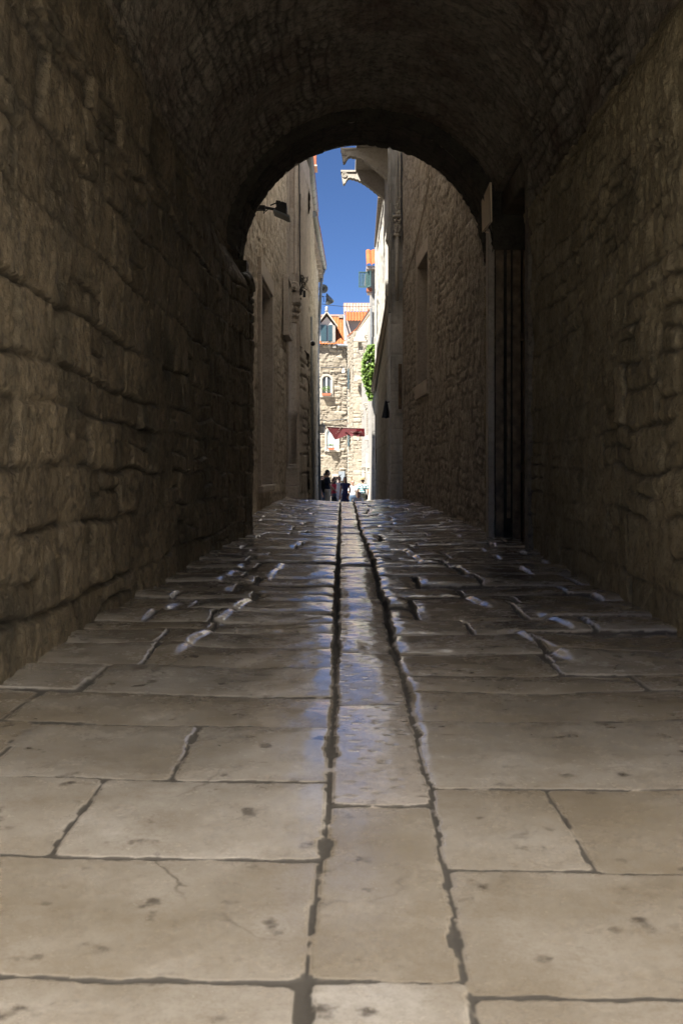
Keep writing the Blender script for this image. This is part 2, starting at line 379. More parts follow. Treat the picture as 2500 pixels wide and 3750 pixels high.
    h = mth('ADD', mth('MULTIPLY', pit, .5), mth('MULTIPLY', noise(11, 5, .5), .7))
    h = mth('ADD', h, mth('MULTIPLY', fine, .2))
    bp = N('ShaderNodeBump'); bp.inputs['Strength'].default_value = .42; bp.inputs['Distance'].default_value = .006
    L(h, bp.inputs['Height']); L(bp.outputs[0], b.inputs['Normal']); L(bp.outputs[0], b.inputs['Coat Normal'])
    return m
M['paving'] = paving_mat()

# ------------------------------------------------------------------ ground profile
GZ = ([-30, 14, 22, 26, 28, 32, 38, 43, 50, 60, 88, 140], [0, 0, .05, .06, -.02, -.32, -.78, -1.08, -1.38, -1.65, -2.2, -3])
def gz(y): return np.interp(y, *GZ)
# the street paving: one heightfield of worn slabs either side of a centre strip
def paving():
    ys = [0.9]
    while ys[-1] < 46: ys.append(ys[-1] + min(max(ys[-1] ** 2 / 1500, .0045), .015 if ys[-1] < 27 else .06))
    ys = np.array(ys)
    xs = np.concatenate([np.arange(-2.3, -1.0, .018), np.arange(-1.0, 1.3, .0085), np.arange(1.3, 2.75, .018)])
    x, y = np.meshgrid(xs, ys)
    dL = [1.70, 2.78, 4.05, 5.08, 7.17, 10.66, 14.3, 19.7, 27.5, 50]
    pL = [1100, 1196, 1222, 1228, 1234, 1238, 1242, 1245, 1246, 1248]; pR = [1753, 1578, 1491, 1446, 1396, 1357, 1323, 1305, 1292, 1275]
    xL = np.interp(y, dL, [(a - CX) * d / F for a, d in zip(pL, dL)]) ; xR = np.interp(y, dL, [(a - CX) * d / F for a, d in zip(pR, dL)])
    xL = xL + .006 * (fbm(y * 11, x * 0 + 3, 5, 5) - .5) * 2 + .008 * (_h(np.floor(y * 2.1), y * 0, 8) - .5) + .010 * (vn(y * 2.1, y * 0, 77) - .5)
    xR = xR + .009 * (fbm(y * 9, x * 0 + 9, 6, 5) - .5) * 2 + .02 * (_h(np.floor(y * 1.9), y * 0, 9) - .5) + .012 * (vn(y * 2.1, y * 0, 78) - .5)
    H = np.zeros_like(x); tone = np.zeros_like(x); jm = np.zeros_like(x)
    rng = np.random.RandomState(4)
    wy = .03 * (fbm(x * 1.2, y * 1.2, 21, 3) - .5) * 2 + .008 * (fbm(x * 9, y * 9, 22, 3) - .5) * 2
    def ext(l, lo, hi):
        l = list(l)
        while l[-1] < 47: l.append(l[-1] + rng.uniform(lo, hi))
        return np.array(l)
    bl = ext([-.2, .4, 1.05, 1.82, 2.39, 2.99, 3.64, 4.15, 4.7, 5.23, 5.7, 6.03, 6.5, 7.05, 7.5, 8.07, 8.57, 9.2, 9.9], .3, .62)
    br = ext([-.2, .5, 1.1, 1.79, 2.35, 2.95, 3.76, 4.25, 4.57, 5.1, 5.67, 6.16, 6.87, 7.37, 7.93, 8.66, 9.44], .3, .62)
    bs = ext([-.2, .9, 1.83, 2.79, 4.02, 5.07, 6.1, 7.2, 9.0, 9.55, 10.4, 13.2, 14.6, 15.7], .55, 1.3)
    fixed = {('l', 3): [-1.75], ('l', 4): [-.712], ('l', 5): [-.52, -1.12], ('l', 6): [-1.25], ('l', 7): [-1.1], ('l', 2): [-1.2],
             ('l', 8): [-.95], ('l', 9): [-.98], ('l', 10): [-.75], ('l', 11): [-.8, -1.2],
             ('r', 3): [1.35], ('r', 4): [.6], ('r', 5): [1.45], ('r', 6): [1.5], ('r', 7): [1.3], ('r', 2): [1.1], ('r', 8): [1.0]}
    for side in 'lrs':
        if side == 's':
            m = (x >= xL) & (x <= xR); b = bs; e1 = x[m] - xL[m]; e2 = xR[m] - x[m]
        elif side == 'l': m = x < xL; b = bl
        else: m = x > xR; b = br
        sx = x[m]; sy = y[m]
        yy = sy + wy[m] + (0 if side == 's' else (.03 * (sx) if side == 'l' else .04 * sx))
        i = np.clip(np.searchsorted(b, yy) - 1, 0, len(b) - 2)
        dv = np.minimum(yy - b[i], b[i + 1] - yy)
        if side == 's':
            du = np.minimum(e1, e2); t = _h(i, i * 0 + 5, 3); lu = e1 - .15
        else:
            du = np.ones_like(sx); t = np.zeros_like(sx); lu = np.zeros_like(sx)
            edge = (xL[m] - sx) if side == 'l' else (sx - xR[m])
            for k in range(len(b) - 1):
                mk = i == k
                if (side, k) in fixed: js = sorted(abs(q) for q in fixed[(side, k)])
                else:
                    js = []; q = rng.uniform(.45, 1.1)
                    while q < 2.4: js.append(q); q += rng.uniform(.5, 1.1)
                if not mk.any(): continue
                js = np.array([-5] + js + [9.]); ax = np.abs(sx[mk]) + .012 * (vn(sy[mk] * 7, sy[mk] * 0, k + 40) - .5)
                j = np.searchsorted(js, ax) - 1
                dd = np.minimum(ax - js[j], js[j + 1] - ax)
                du[mk] = np.minimum(dd, edge[mk]); t[mk] = _h(j, j * 0 + k, 91 + (side == 'l')); lu[mk] = np.clip(ax - .5 * (np.clip(js[j], .1, 9) + np.clip(js[j + 1], 0, 2)), -.6, .6)
        lv = yy - .5 * (b[i] + b[i + 1])
        k = 110.; d = -np.log(np.exp(-k * np.clip(du, 0, 1)) + np.exp(-k * np.clip(dv, 0, 1))) / k
        far = sst(3.0, 7.5, sy)
        nz = .009 * (fbm(sx * 22, sy * 22, 55, 3) - .5) * 2 - .012 * sst(.66, .8, vn(sx * 6, sy * 6, 57))
        d = d + nz
        rr = .008 + .011 * far
        h = sst(0, 1, (d - .001) / rr)
        jn = 1 - sst(.004 + .005 * far, .010 + .012 * far, d)
        t2 = (t * 13.7) % 1; t3 = (t * 29.3) % 1
        amp = .15 + .85 * far
        Hh = -(1 - h) * (.003 + .022 * far) + amp * h * (.014 * (t - .5) * 2 + (t2 - .5) * .03 * lu + (t3 - .45) * .09 * lv)
        bh = b[i + 1] - b[i]; q2 = np.clip(2 * lv / bh, -1, 1)
        Hh += amp * h * (.009 * sst(0, .10, d) + .013 * (1 - q2 ** 2) * (.4 + 1.2 * t2))
        H[m] = Hh; tone[m] = t; jm[m] = jn
    # worn shoulders where slabs have sunk towards the middle
    for ya, yb, xa, xb, hg in ((4.9, 7.6, -.83, -.59, .021), (7.9, 9.6, -1.0, -.93, .018), (8.2, 9.8, -.62, -.56, .015), (6.2, 6.9, -1.22, -1.1, .025), (4.75, 5.7, 1.12, .98, .030), (5.6, 6.3, 1.32, 1.22, .026), (6.6, 7.4, .98, .90, .026), (8.0, 9.4, 1.12, 1.05, .026), (9.6, 11.5, .8, .7, .022)):
        xl_ = xa + (xb - xa) * (y - ya) / (yb - ya) + .03 * (fbm(y * 3, y * 0, int(ya * 10), 3) - .5)
        sd = (xl_ - x) if xa < 0 else (x - xl_)
        H += hg * sst(ya - .1, ya + .25, y) * (1 - sst(yb - .25, yb + .1, y)) * sst(-.03, .035, sd) * (1 - sst(.04, .5, sd))
    # wider dirt-filled groove right of the strip
    g = np.exp(-((x - xR - .01) / .017) ** 2) * (.05 + sst(3.2, 5.0, y) * .85) * (1 - .6 * sst(11, 16, y)) * (.25 + 1.1 * sst(.3, .65, fbm(y * 1.5, x * 0, 71, 3))); H -= g * .022; jm = np.clip(jm + g * 1.1, 0, 1)
    g = np.exp(-((x - xL + .004) / .009) ** 2) * (.1 + .6 * sst(3, 5, y)) * (.2 + 1.2 * sst(.35, .65, fbm(y * 1.8, x * 0, 72, 3))); H -= g * .010; jm = np.clip(jm + g * .9, 0, 1)
    amp = .25 + .75 * sst(2.5, 6, y)
    H += amp * (.026 * (fbm(x * 2.4, y * 2.0, 31, 2) - .5) + .009 * (fbm(x * 7, y * 6, 33, 3) - .5))
    dish = (.02 + .08 * sst(10, 24, y)) * np.clip(np.abs((x - .08) / 1.35), 0, 1.25) ** 2
    dish -= .02 * np.exp(-((x - .1) / .3) ** 2) * 0
    Z = gz(y) + dish + H
    strip = ((x > xL) & (x < xR) & (y > 2.79)).astype(float)
    polish = .12 + (.43 + .45 * tone) * sst(2.5, 3.6, y + .5 * (fbm(x * 2, y * 2, 64, 3) - .5))
    me = grid_mesh(x, y, Z, {'tone': tone, 'joint': jm, 'strip': strip, 'polish': polish})
    o = link('street_paving', me, M['paving']); tag(o, kind='structure')
paving()
def base_ground():
    ys = np.array([-30, 0, 14, 22, 26, 28, 32, 38, 43, 50, 60, 88, 140, 600.]); xs = np.array([-300, -20, -3, 0, 3, 20, 300.])
    x, y = np.meshgrid(xs, ys); z = np.interp(y, *GZ) - .09
    z[y > 44] += .08
    o = link('ground', grid_mesh(x, y, z, smooth=False), M['wallE']); tag(o, kind='structure')
base_ground()

# ------------------------------------------------------------------ vaulted passage
Y0, Y1 = 2.5, 13.7
VC, VR, VZ = .33, 1.80, 3.75       # vault centre x, radius, springing height
AC, AR = .30, 1.65
def passage():
    T = thing('vaulted_passage', 'dark rough stone vaulted passage arching over the paved lane around the viewer', 'passage', (0, 7, 0))
    lx = ([-3, 4.25, 7.2, 10, 12.4, 13.1, 13.75], [-1.47, -1.47, -1.47, -1.42, -1.36, -1.25, -1.20])
    def lramp(u, v):
        y = Y0 + u; x = np.interp(y, *lx)
        top = sst(3.35, 3.75, v)
        return (x * (1 - top) + (-1.44) * top) + 1.47
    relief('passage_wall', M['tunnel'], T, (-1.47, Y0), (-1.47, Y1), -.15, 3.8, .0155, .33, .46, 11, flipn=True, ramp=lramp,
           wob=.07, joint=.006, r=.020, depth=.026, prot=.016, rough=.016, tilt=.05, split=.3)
    rx = ([-3, 5.4, 11, 13, 13.75], [1.80, 1.86, 2.10, 2.0, 1.96])
    def rramp(u, v):
        y = Y0 + u; x = np.interp(y, *rx)
        top = sst(3.5, 3.75, v)
        return 2.1 - (x * (1 - top) + 2.05 * top)
    ho = [(11.15 - Y0, 12.95 - Y0, 0.0, 3.85), (13.05 - Y0, 13.62 - Y0, 3.3, 3.3)]
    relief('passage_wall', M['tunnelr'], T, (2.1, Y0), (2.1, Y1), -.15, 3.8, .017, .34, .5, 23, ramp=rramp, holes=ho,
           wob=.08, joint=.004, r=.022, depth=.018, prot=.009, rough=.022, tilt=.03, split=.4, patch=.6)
    # barrel vault
    L = Y1 - .9 - Y0; arc = math.pi * VR
    u, a = np.meshgrid(np.linspace(0, L, int(L / .025)), np.linspace(0, arc, int(arc / .022)))
    H, tone, jm = masonry(u, a, .15, .26, 41, wob=.09, joint=.003, r=.024, depth=.017, prot=.011, rough=.018, tilt=.04, split=.2, patch=.7)
    th = a / VR; rr = VR - H + .02 * (fbm(u * .6, a * .6, 8) - .5)
    yc_ = (u + Y0)[:-1, :-1] + .012; tc_ = th[:-1, :-1]; vk = ~((yc_ > 11.16) & (yc_ < 12.93) & (tc_ > 2) & (VZ + VR * np.sin(tc_) < 4.5))
    me = grid_mesh(VC - rr * np.cos(th), u + Y0, VZ + rr * np.sin(th), {'tone': tone, 'joint': jm}, keep=vk, flip=True)
    link('vault', me, M['vault'], T)
    # end arch ring: soffit then the inner face
    L = .95; arc = math.pi * AR
    u, a = np.meshgrid(np.linspace(0, L, 45), np.linspace(0, arc, 240))
    H, tone, jm = masonry(a, u, .5, .28, 43, wob=.03, joint=.004, r=.03, depth=.012, prot=.008, rough=.020)
    th = a / AR; rr = AR - H
    me = grid_mesh(AC - rr * np.cos(th), u + Y1 - L + .01, VZ + rr * np.sin(th), {'tone': tone, 'joint': jm}, flip=True)
    link('arch_soffit', me, M['shade_stone'], T)
    def ringface(name, y, ra, cx, outer, mat, flip):
        mb = MB(); n = 60
        x0, x1, zt = outer; pts = []
        for k in range(n + 1):
            t = math.pi * k / n; c, s = -math.cos(t), math.sin(t)
            ix, iz = cx + ra * c, VZ + ra * s
            sc_ = min(((x1 - cx) / c) if c > 1e-6 else 1e9, ((x0 - cx) / c) if c < -1e-6 else 1e9, ((zt - VZ) / s) if s > 1e-6 else 1e9)
            pts.append(((ix, y, iz), (cx + sc_ * c, y, VZ + sc_ * s)))
        vs = [p for q in pts for p in q]; fs = [(2 * k, 2 * k + 1, 2 * k + 3, 2 * k + 2) for k in range(n)]
        if flip: fs = [f[::-1] for f in fs]
        mb.add(vs, fs); mb.build(name, mat, T)
    ringface('arch_face', Y1 - .94, AR - .004, AC, (-1.75, 2.6, 6.0), M['shade_stone'], False)
    ringface('arch_face', Y1 + .008, AR - .004, AC, (-4.3, 5, 11.6), M['wallD'], True)
    ringface('arch_face', Y0 + .004, VR + .02, VC, (-4.3, 5, 11.6), M['wallD'], False)
    # masses that close the building over and beside the lane
    mb = MB(); mb.box((-4.3, Y0 + .01, 6.0), (5, Y1, 14.2)); mb.build('upper_storey', M['wallD'], T)  # unseen mass, its height set to shade the walls past the arch
    mb = MB(); mb.box((-4.3, Y0 + .01, -.5), (-1.62, Y1, 5.99)); mb.build('side_mass', M['wallD'], T)
    mb = MB(); mb.box((2.75, Y0 + .01, -.5), (5, Y1, 5.99)); mb.build('side_mass', M['wallD'], T)
    # wall ends that close the gap behind the relief faces
    for q_ in (((-1.66, Y1 - .35, -.3), (-1.27, Y1, 3.74)), ((2.14, Y1 - .35, -.3), (2.76, Y1, 3.74)), ((-1.66, Y0 + .01, -.3), (-1.50, Y0 + .3, 3.8)), ((2.14, Y0 + .01, -.3), (2.76, Y0 + .3, 3.8))): MB().box(*q_).build('wall_end', M['tunnel'], T)
    MB().box((-1.75, Y0 + .015, 3.35), (2.5, Y0 + .45, 6.0)).build('mouth_light_block', M['tunnel'], T)  # unseen block added to cut daylight on the vault and upper walls
    # impost boulder on the left pier
    me = MB(); me.ell((-1.30, 13.42, 3.42), (.13, .28, .17), n=60, m=40); rg = np.random.RandomState(3)
    vv = np.array(me.v); nn = fbm(vv[:, 1] * 7, vv[:, 2] * 7 + vv[:, 0] * 5, 5, 5) - .5
    c = np.array((-1.30, 13.42, 3.42)); vv = c + (vv - c) * (1 + 1.0 * nn[:, None]); me.v = [tuple(v) for v in vv]
    me.build('impost_stone', M['tunnel'], T, smooth=True)
    # right-hand portal recess: boxed reveal, jambs, planked door
    mb = MB(); mb.box((2.62, 11.0, -.1), (2.75, 13.1, 5.2)); mb.box((1.98, 11.03, 4.5), (2.62, 13.07, 5.2)); mb.box((2.12, 11.022, 3.0), (2.62, 11.06, 3.779)); mb.box((2.0, 13.08, 3.0), (2.62, 13.12, 4.9)); mb.build('recess_back', M['vault'], T)
    jb = MB(); jb.box((2.05, 10.98, -.1), (2.36, 11.16, 4.45)); jb.build('door_jamb', M['vault'], T, bevel=.02)
    jb = MB(); jb.box((1.90, 12.93, -.1), (1.985, 13.13, 4.45)); jb.build('door_jamb', M['dtrim'], T, bevel=.012)
    jb = MB(); jb.box((1.99, 12.99, -.1), (2.36, 13.13, 4.45)); jb.build('recess_side', M['shade_stone'], T)
    lf = MB()
    for xa, xb, zb_, dy in ((2.0, 2.105, .0, .0), (2.15, 2.20, .3, .012), (2.225, 2.33, .05, .006)): lf.box((xa, 12.945 + dy, zb_), (xb, 12.985, 4.4 - zb_ * .4))
    lf.build('door_leaf', M['wood'], T, bevel=.006)
    jb = MB(); jb.box((2.05, 11.165, 4.2), (2.36, 12.925, 4.49)); jb.build('door_lintel', M['tunnel'], T, bevel=.03)
    d = thing('door', None, None, (0, 0, 0)); sc_d = MB()
    bpy.data.objects.remove(d)
    x = 11.18; pl = MB(); rr_ = random.Random(5)
    while x < 12.9:
        w_ = rr_.uniform(.13, .19); dx = rr_.uniform(0, .012)
        pl.box((2.34 + dx, x, .03), (2.40, min(x + w_ - .008, 12.92), 4.19)); x += w_
    dr = pl.build('door', M['wood'], T)
    for z_ in (.9, 2.6): MB().box((2.315, 11.2, z_), (2.338, 12.9, z_ + .1)).build('door_rail', M['wood'], dr)
    hh = MB(); hh.lathe([(.012, 0), (.05, .004), (.05, .02), (.03, .03)], (2.34, 11.5, 1.25), 16, Matrix.Rotation(R(-90), 3, 'Y')); hh.build('door_handle', M['black'], dr)
    st = MB(); st.box((1.98, 11.17, -.1), (2.36, 12.92, .05)); st.build('threshold', M['dtrim'], T, bevel=.02)
passage()
# pale plaque high on the right wall by the arch
pq = thing('wall_plaque', 'plain cream rectangular panel high on the dark right wall beside the arch', 'plaque', (1.93, 13.38, 4.1))
PA = P(1764, 792, 13.72); 
mb = MB(); q = [P(1763, 735, 12.92), P(1793, 668, 12.35), P(1795, 812, 12.35), P(1765, 850, 12.92)]
n_ = (q[1] - q[0]).cross(q[3] - q[0]).normalized() * .02
if n_.x < 0: n_ = -n_
mb.add(q + [p + n_ for p in q], [(0, 1, 2, 3), (7, 6, 5, 4), (0, 4, 5, 1), (1, 5, 6, 2), (2, 6, 7, 3), (3, 7, 4, 0)])
mb.build('panel', plain('cream_panel', (.82, .68, .50), .7, var=.02), pq)
rm = MB(); 
for i in range(4):
    rm.tube([q[i] - n_ * .01, q[(i + 1) % 4] - n_ * .01], .006)
rm.tube([q[0] + n_ * 2, Vector((1.93, 12.96, q[0].z))], .012); rm.tube([q[3] + n_ * 2, Vector((1.93, 12.96, q[3].z))], .012); rm.build('rim', plain('panel_rim', (.55, .45, .33), .7, var=.02), pq)

# unseen houses behind the viewer, added to block sun and bounce light
b1 = thing('stone_house', 'unseen sun-blocking house added beside the passage mouth on the left behind the viewer', 'house', (-3, -2, 0))
relief('facade', M['bounce_white'], b1, (-1.65, -1.0), (-1.65, Y0), -.2, 14, .1, .35, .6, 61, flipn=True)
MB().box((-5, -1.0, -.3), (-1.72, Y0, 14)).build('side_mass', M['bounce_white'], b1)
b1 = thing('stone_house', 'unseen light-bouncing house added beside the passage mouth on the right behind the viewer', 'house', (3, -8, 0))
relief('facade', M['bounce_white'], b1, (2.3, -16), (2.3, Y0), -.2, 18, .1, .35, .6, 62, depth=.01, prot=.005)
MB().box((2.38, -16, -.3), (7, Y0, 18)).build('side_mass', M['wallA'], b1)

# ------------------------------------------------------------------ left side of the street
def barrel_lines(): pass
def houseA():
    A0, A1 = (-1.68, 13.75), (-1.42, 25.6)
    T = thing('stone_house', 'tall weathered grey-brown house with a stone-framed doorway just past the arch on the left', 'house', (-1.6, 19, 0))
    Mx = frameM(A0, A1, True); s0 = 13.75
    u0, u1 = 18.85 - s0, 21.1 - s0; zt = 4.6; zs = .62
    relief('facade', M['wallA'], T, A0, A1, -.3, 10.5, .03, .36, .7, 71, flipn=True, holes=[(u0, u1, zs, zt)],
           wob=.10, joint=.002, r=.05, depth=.009, prot=.006, rough=.024, tilt=.02)
    MB().box((.02, -5, 10.5), (3.2, .0, 14.8), Mx).box((3.21, -5, 10.5), (6.6, .0, 15.9), Mx).box((6.61, -5, 10.5), (9.8, .0, 16.6), Mx).build('upper_wall', M['bounce_white'], T); mb = MB(); mb.box((.02, -5, -.5), (u0 - .3, -.1, 10.49), Mx); mb.box((u1 + .3, -5, -.5), (11.8, -.1, 10.49), Mx)  # unseen upper wall: stepped to shade the house opposite, white to bounce light
    mb.box((u0 - .3, -5, -.5), (u1 + .3, -1.0, 10.49), Mx); mb.box((u0 - .3, -1, zt + .3), (u1 + .3, -.1, 10.49), Mx)
    mb.build('side_mass', M['wallA'], T)
    fr = MB(); fr.box((u0 - .16, -.3, zs), (u0, .07, zt), Mx); fr.box((u1, -.3, zs), (u1 + .2, .07, zt), Mx)
    fr.box((u0 - .16, -.3, zt), (u1 + .2, .072, zt + .33), Mx); fr.build('door_surround', M['dtrim'], T, bevel=.012)
    fr = MB(); fr.box((u0 + .03, -.3, zt - .07), (u1 - .03, .02, zt - .003), Mx); fr.build('lintel_moulding', M['dtrim'], T)
    sl_ = MB(); sl_.box((u0 - .1, -.35, zs - .14), (u1 + .1, .11, zs), Mx); sl_.build('sill', M['dtrim'], T, bevel=.03)
    d = MB(); 
    for k in range(10): d.box((u0 + k * .225, -.33, zs), (u0 + k * .225 + .21, -.29 + (k % 3) * .006, zt), Mx)
    d.build('door', plain('grey_door', (.12, .10, .085), .7, var=.2, scale=6), T)
houseA()
# wall case with a ribbed front
def wall_case():
    A0, A1 = (-1.68, 13.75), (-1.42, 25.6); Mx = frameM(A0, A1, True)
    T = thing('window_shutter', 'narrow ribbed shutter in a boxed stone frame high on the weathered house beside the column', 'shutter', (-1.4, 24.6, 4.3))
    a, b = 10.55, 11.75
    f = MB(); f.box((a, .03, 4.30), (a + .07, .15, 5.62), Mx); f.box((b - .07, .03, 4.30), (b, .15, 5.62), Mx); f.box((a - .02, .03, 4.2), (b + .02, .17, 4.297), Mx); f.box((a, .03, 5.623), (b, .15, 5.69), Mx)
    f.build('frame', M['dtrim'], T)
    r_ = MB(); z = 4.31
    while z < 5.6: r_.box((a + .075, .05, z), (b - .075, .10, z + .028), Mx); z += .04
    r_.build('slats', plain('grey_slats', (.55, .5, .42), .7), T)
wall_case()
def portal():
    T = thing('portal_column', 'carved stone half column with foliage capital, scroll console and pedestal at the corner of the weathered house', 'column', (-1.27, 26.3, 0))
    d = 26.2; x = -1.28
    zc = lambda py: CAMZ + (HY - py) * d / F
    s = MB(); r = .105
    s.lathe([(r, zc(1700)), (r * .98, zc(1530)), (r * 1.12, zc(1528)), (r * 1.12, zc(1500)), (r * .98, zc(1498)), (r * .93, zc(1240)), (r * .92, zc(1185))], (x, d, 0), 28)
    s.build('shaft', M['dtrim'], T, smooth=True)
    b = MB(); b.box((x - .17, d - .15, zc(1778)), (x + .12, d + .2, zc(1742))); b.box((x - .15, d - .12, zc(1741.5)), (x + .10, d + .2, zc(1718)))
    b.lathe([(.14, zc(1718)), (.15, zc(1713)), (.12, zc(1708)), (.13, zc(1703)), (.11, zc(1699))], (x, d, 0), 28); b.build('base', M['dtrim'], T, bevel=.01)
    p = MB(); p.box((x - .22, d - .3, -.1), (x + .17, d + .4, zc(1779))); p.build('pedestal', M['dtrim'], T, bevel=.02)
    c = MB(); c.lathe([(.10, zc(1184)), (.125, zc(1180)), (.105, zc(1175)), (.13, zc(1150)), (.20, zc(1128)), (.21, zc(1122))], (x, d, 0), 28)
    rg = random.Random(3)
    for k in range(12):
        a = 2 * math.pi * k / 12
        for zz, rr in ((1158, .14), (1136, .185)):
            a2 = a + (.26 if zz == 1158 else 0)
            c.ell((x + rr * math.cos(a2), d + rr * math.sin(a2), zc(zz)), (.045, .045, .075), Matrix.Rotation(a2, 3, 'Z') @ Matrix.Rotation(.5, 3, 'Y'), 8, 6)
    c.build('capital', M['dtrim'], T, smooth=True)
    ab = MB(); ab.box((x - .22, d - .22, zc(1121)), (x + .2, d + .3, zc(1113)));
    ab.box((x - .24, d - .25, zc(1112.6)), (x + .22, d + .3, zc(1104))); ab.box((x - .22, d - .2, zc(1103.6)), (x + .20, d + .3, zc(1093)))
    for k in range(14): ab.ell((x - .2 + k * .032, d - .225, zc(1116)), (.014, .02, .02), None, 6, 5)
    ab.build('abacus', M['dtrim'], T)
    s = MB(); z0 = zc(1092); zt = zc(1000); pts = []
    for k in range(25):
        t = k / 24; pts.append((x + .20 - .17 * math.sin(t * math.pi * .5) ** .7 * .5 - (.10 * t) + (.03 * math.cos(t * 9)), z0 + (zt - z0) * t))
    s.prism([(x - .22, z0)] + pts + [(x - .22, zt)], d - .12, d + .25)
    Mr = Matrix.Rotation(R(90), 3, 'X')
    s.lathe([(.02, -.02), (.16, -.02), (.165, .0), (.13, .012), (.13, .0), (.09, .0), (.085, .016), (.05, .016), (.05, .3)], (x + .03, d - .12, zc(1055)), 26, Mr)
    s.build('scroll_console', M['dtrim'], T)
    s = MB(); s.box((x - .23, d + .0, zc(999)), (x - .10, d + .15, zc(400))); s.box((x - .08, d + .03, zc(999)), (x + .02, d + .2, zc(760))); s.tube([(x + .06, d + .12, zc(1000)), (x + .06, d + .12, zc(400))], .05, 14)
    s.build('moulded_strip', M['dtrim'], T)
portal()
def houseB():
    T = thing('stone_house', 'narrow stone corner house with a pitted pilaster between the carved column and the downpipe', 'house', (-1.1, 28, 0))
    Mx = frameM((-1.18, 26.75), (-.975, 29.6), True)
    relief('facade', M['wallB'], T, (-1.18, 26.75), (-.975, 29.6), -.6, 4.3, .028, .42, .55, 81, flipn=True, wob=.04, joint=.012, r=.05, depth=.03, prot=.03, rough=.02)
    p = MB(); 
    relief('pilaster', M['wallB'], T, (-1.14, 26.8), (-.935, 29.7), 4.3, 9.9, .03, 2.0, 4, 82, flipn=True, wob=.02, joint=.004, r=.02, depth=.005, prot=.004, rough=.012)
    MB().box((-6, 26.75, -.8), (-1.24, 29.6, 9.9)).build('side_mass', M['wallB'], T)
    MB().box((-1.6, 26.68, -.8), (-1.12, 26.745, 9.9)).build('side_mass', M['wallB'], T)
    MB().box((-1.3, 29.55, -.8), (-1.0, 29.66, 9.9)).build('side_mass', M['wallB'], T)
houseB()
def tiled(name, mat, parent, O, ud, sd, U, V, pitch=.26, course=.36, seed=0, amp=.07):
    """barrel-tile roof slope: ud along the eave, sd up the slope"""
    O = Vector(O); ud = Vector(ud).normalized(); sd = Vector(sd).normalized(); n = ud.cross(sd).normalized()
    if n.z < 0: n = -n
    nu = int(U / pitch * 8) + 1; nv = int(V / course * 5) + 1
    u, v = np.meshgrid(np.linspace(0, U, nu), np.linspace(0, V, nv))
    k = np.floor(u / pitch); ph = u / pitch - k
    j = np.floor(v / course); pv = v / course - j
    H = amp * np.abs(np.sin(ph * math.pi)) ** .7 + .035 * (1 - pv) + .012 * (_h(k, j, seed) - .5)
    H = H - amp * .9 * (pv < .12) * (ph < .12)
    tone = _h(k, j, seed + 5); jm = (1 - sst(0, .25, np.abs(np.sin(ph * math.pi)))) * .8
    X = O.x + ud.x * u + sd.x * v + n.x * H; Y = O.y + ud.y * u + sd.y * v + n.y * H; Z = O.z + ud.z * u + sd.z * v + n.z * H
    flip = (ud.cross(sd)).z < 0
    return link(name, grid_mesh(X, Y, Z, {'tone': tone, 'joint': jm}, flip=flip, smooth=True), mat, parent)
def houseC():
    T = thing('stone_house', 'long stone house with overhanging eaves and grey gutters farther along the left side', 'house', (-1, 36, -1))
    relief('facade', M['wallC'], T, (-.945, 29.45), (-.965, 42), -1.6, 9.2, .05, .3, .45, 91, flipn=True, wob=.03, rough=.018)
    mb = MB(); mb.box((-6, 29.7, -2), (-1.02, 42, 9.2)); mb.box((-1.03, 41.8, -2), (-.99, 42, 9.2)); mb.build('side_mass', M['wallC'], T)
    e = MB()
    for k in range(26):
        y = 34.3 + k * .3; xo = -.93 + .026 * (y - 34); e.box((-1.1, y, 8.75 + .05 * (k % 3)), (xo - .06 + .02 * (k % 4), y + .2, 9.2))
    e.build('eave_corbels', M['dtrim'], T)
    so_ = MB(); so_.prism([(-1.6, 9.86), (-.95, 9.86), (-.95, 9.93), (-1.6, 9.93)], 29.7, 35.1); so_.box((-1.6, 29.7, 9.2), (-.955, 35.0, 9.855)); so_.build('upper_eave', M['wallC'], T)
    so_ = MB(); t_ = [(-1.4, 35.1, 9.21), (-.94, 35.1, 9.21), (-.79, 42, 9.21), (-1.4, 42, 9.21)]; so_.add(t_ + [(a, b, c + .06) for a, b, c in t_], [(3, 2, 1, 0), (4, 5, 6, 7), (0, 1, 5, 4), (1, 2, 6, 5), (2, 3, 7, 6), (3, 0, 4, 7)]); so_.build('soffit', M['dtrim'], T)
    tiled('roof', M['tile'], T, (-.80, 35.2, 9.45), (.02, 1, 0), (-1, 0, .45), 6.9, 4.5, seed=3)
    tiled('roof', M['tile'], T, (-.98, 29.7, 10.05), (0, 1, 0), (-1, 0, .45), 5.4, 4.5, seed=4)
houseC()
def gutter(pts, r, label):
    T = thing('gutter', label, 'gutter', pts[0])
    mb = MB(); mb.tube(pts, r, 14); mb.build('trough', M['gutter'], T, smooth=True)
    a, b = Vector(pts[0]), Vector(pts[-1]); n = int((b - a).length / .8)
    for k in range(n + 1):
        p = a.lerp(b, k / n); MB().tube([p - (b - a).normalized() * .012, p + (b - a).normalized() * .012], r * 1.07, 14).build('joint_band', M['zinc'], T)
    lip = MB(); off = Vector((r * .95, 0, r * .8)); lip.tube([a + off, b + off], r * .13, 6); lip.build('lip', M['terracotta'], T)
gutter([(-.95, 28.6, 9.98), (-.93, 35.2, 9.93)], .12, 'near thick grey half-round gutter with a rounded end below the left eaves')
gutter([(-.92, 33.2, 9.42), (-.72, 41.6, 9.32)], .10, 'long pale grey gutter running to the far corner of the left eaves')
def pipe(pts, r, mat, label, brk=()):
    T = thing('downpipe', label, 'downpipe', pts[-1])
    MB().tube(pts, r, 12).build('pipe', mat, T, smooth=True)
    for p in brk: MB().tube([Vector(p) - Vector((0, 0, .025)), Vector(p) + Vector((0, 0, .025))], r * 1.25, 12).build('bracket', M['zinc'], T)
pa = P(1139, 1160, 30.2); pb = P(1149, 1860, 30.6)
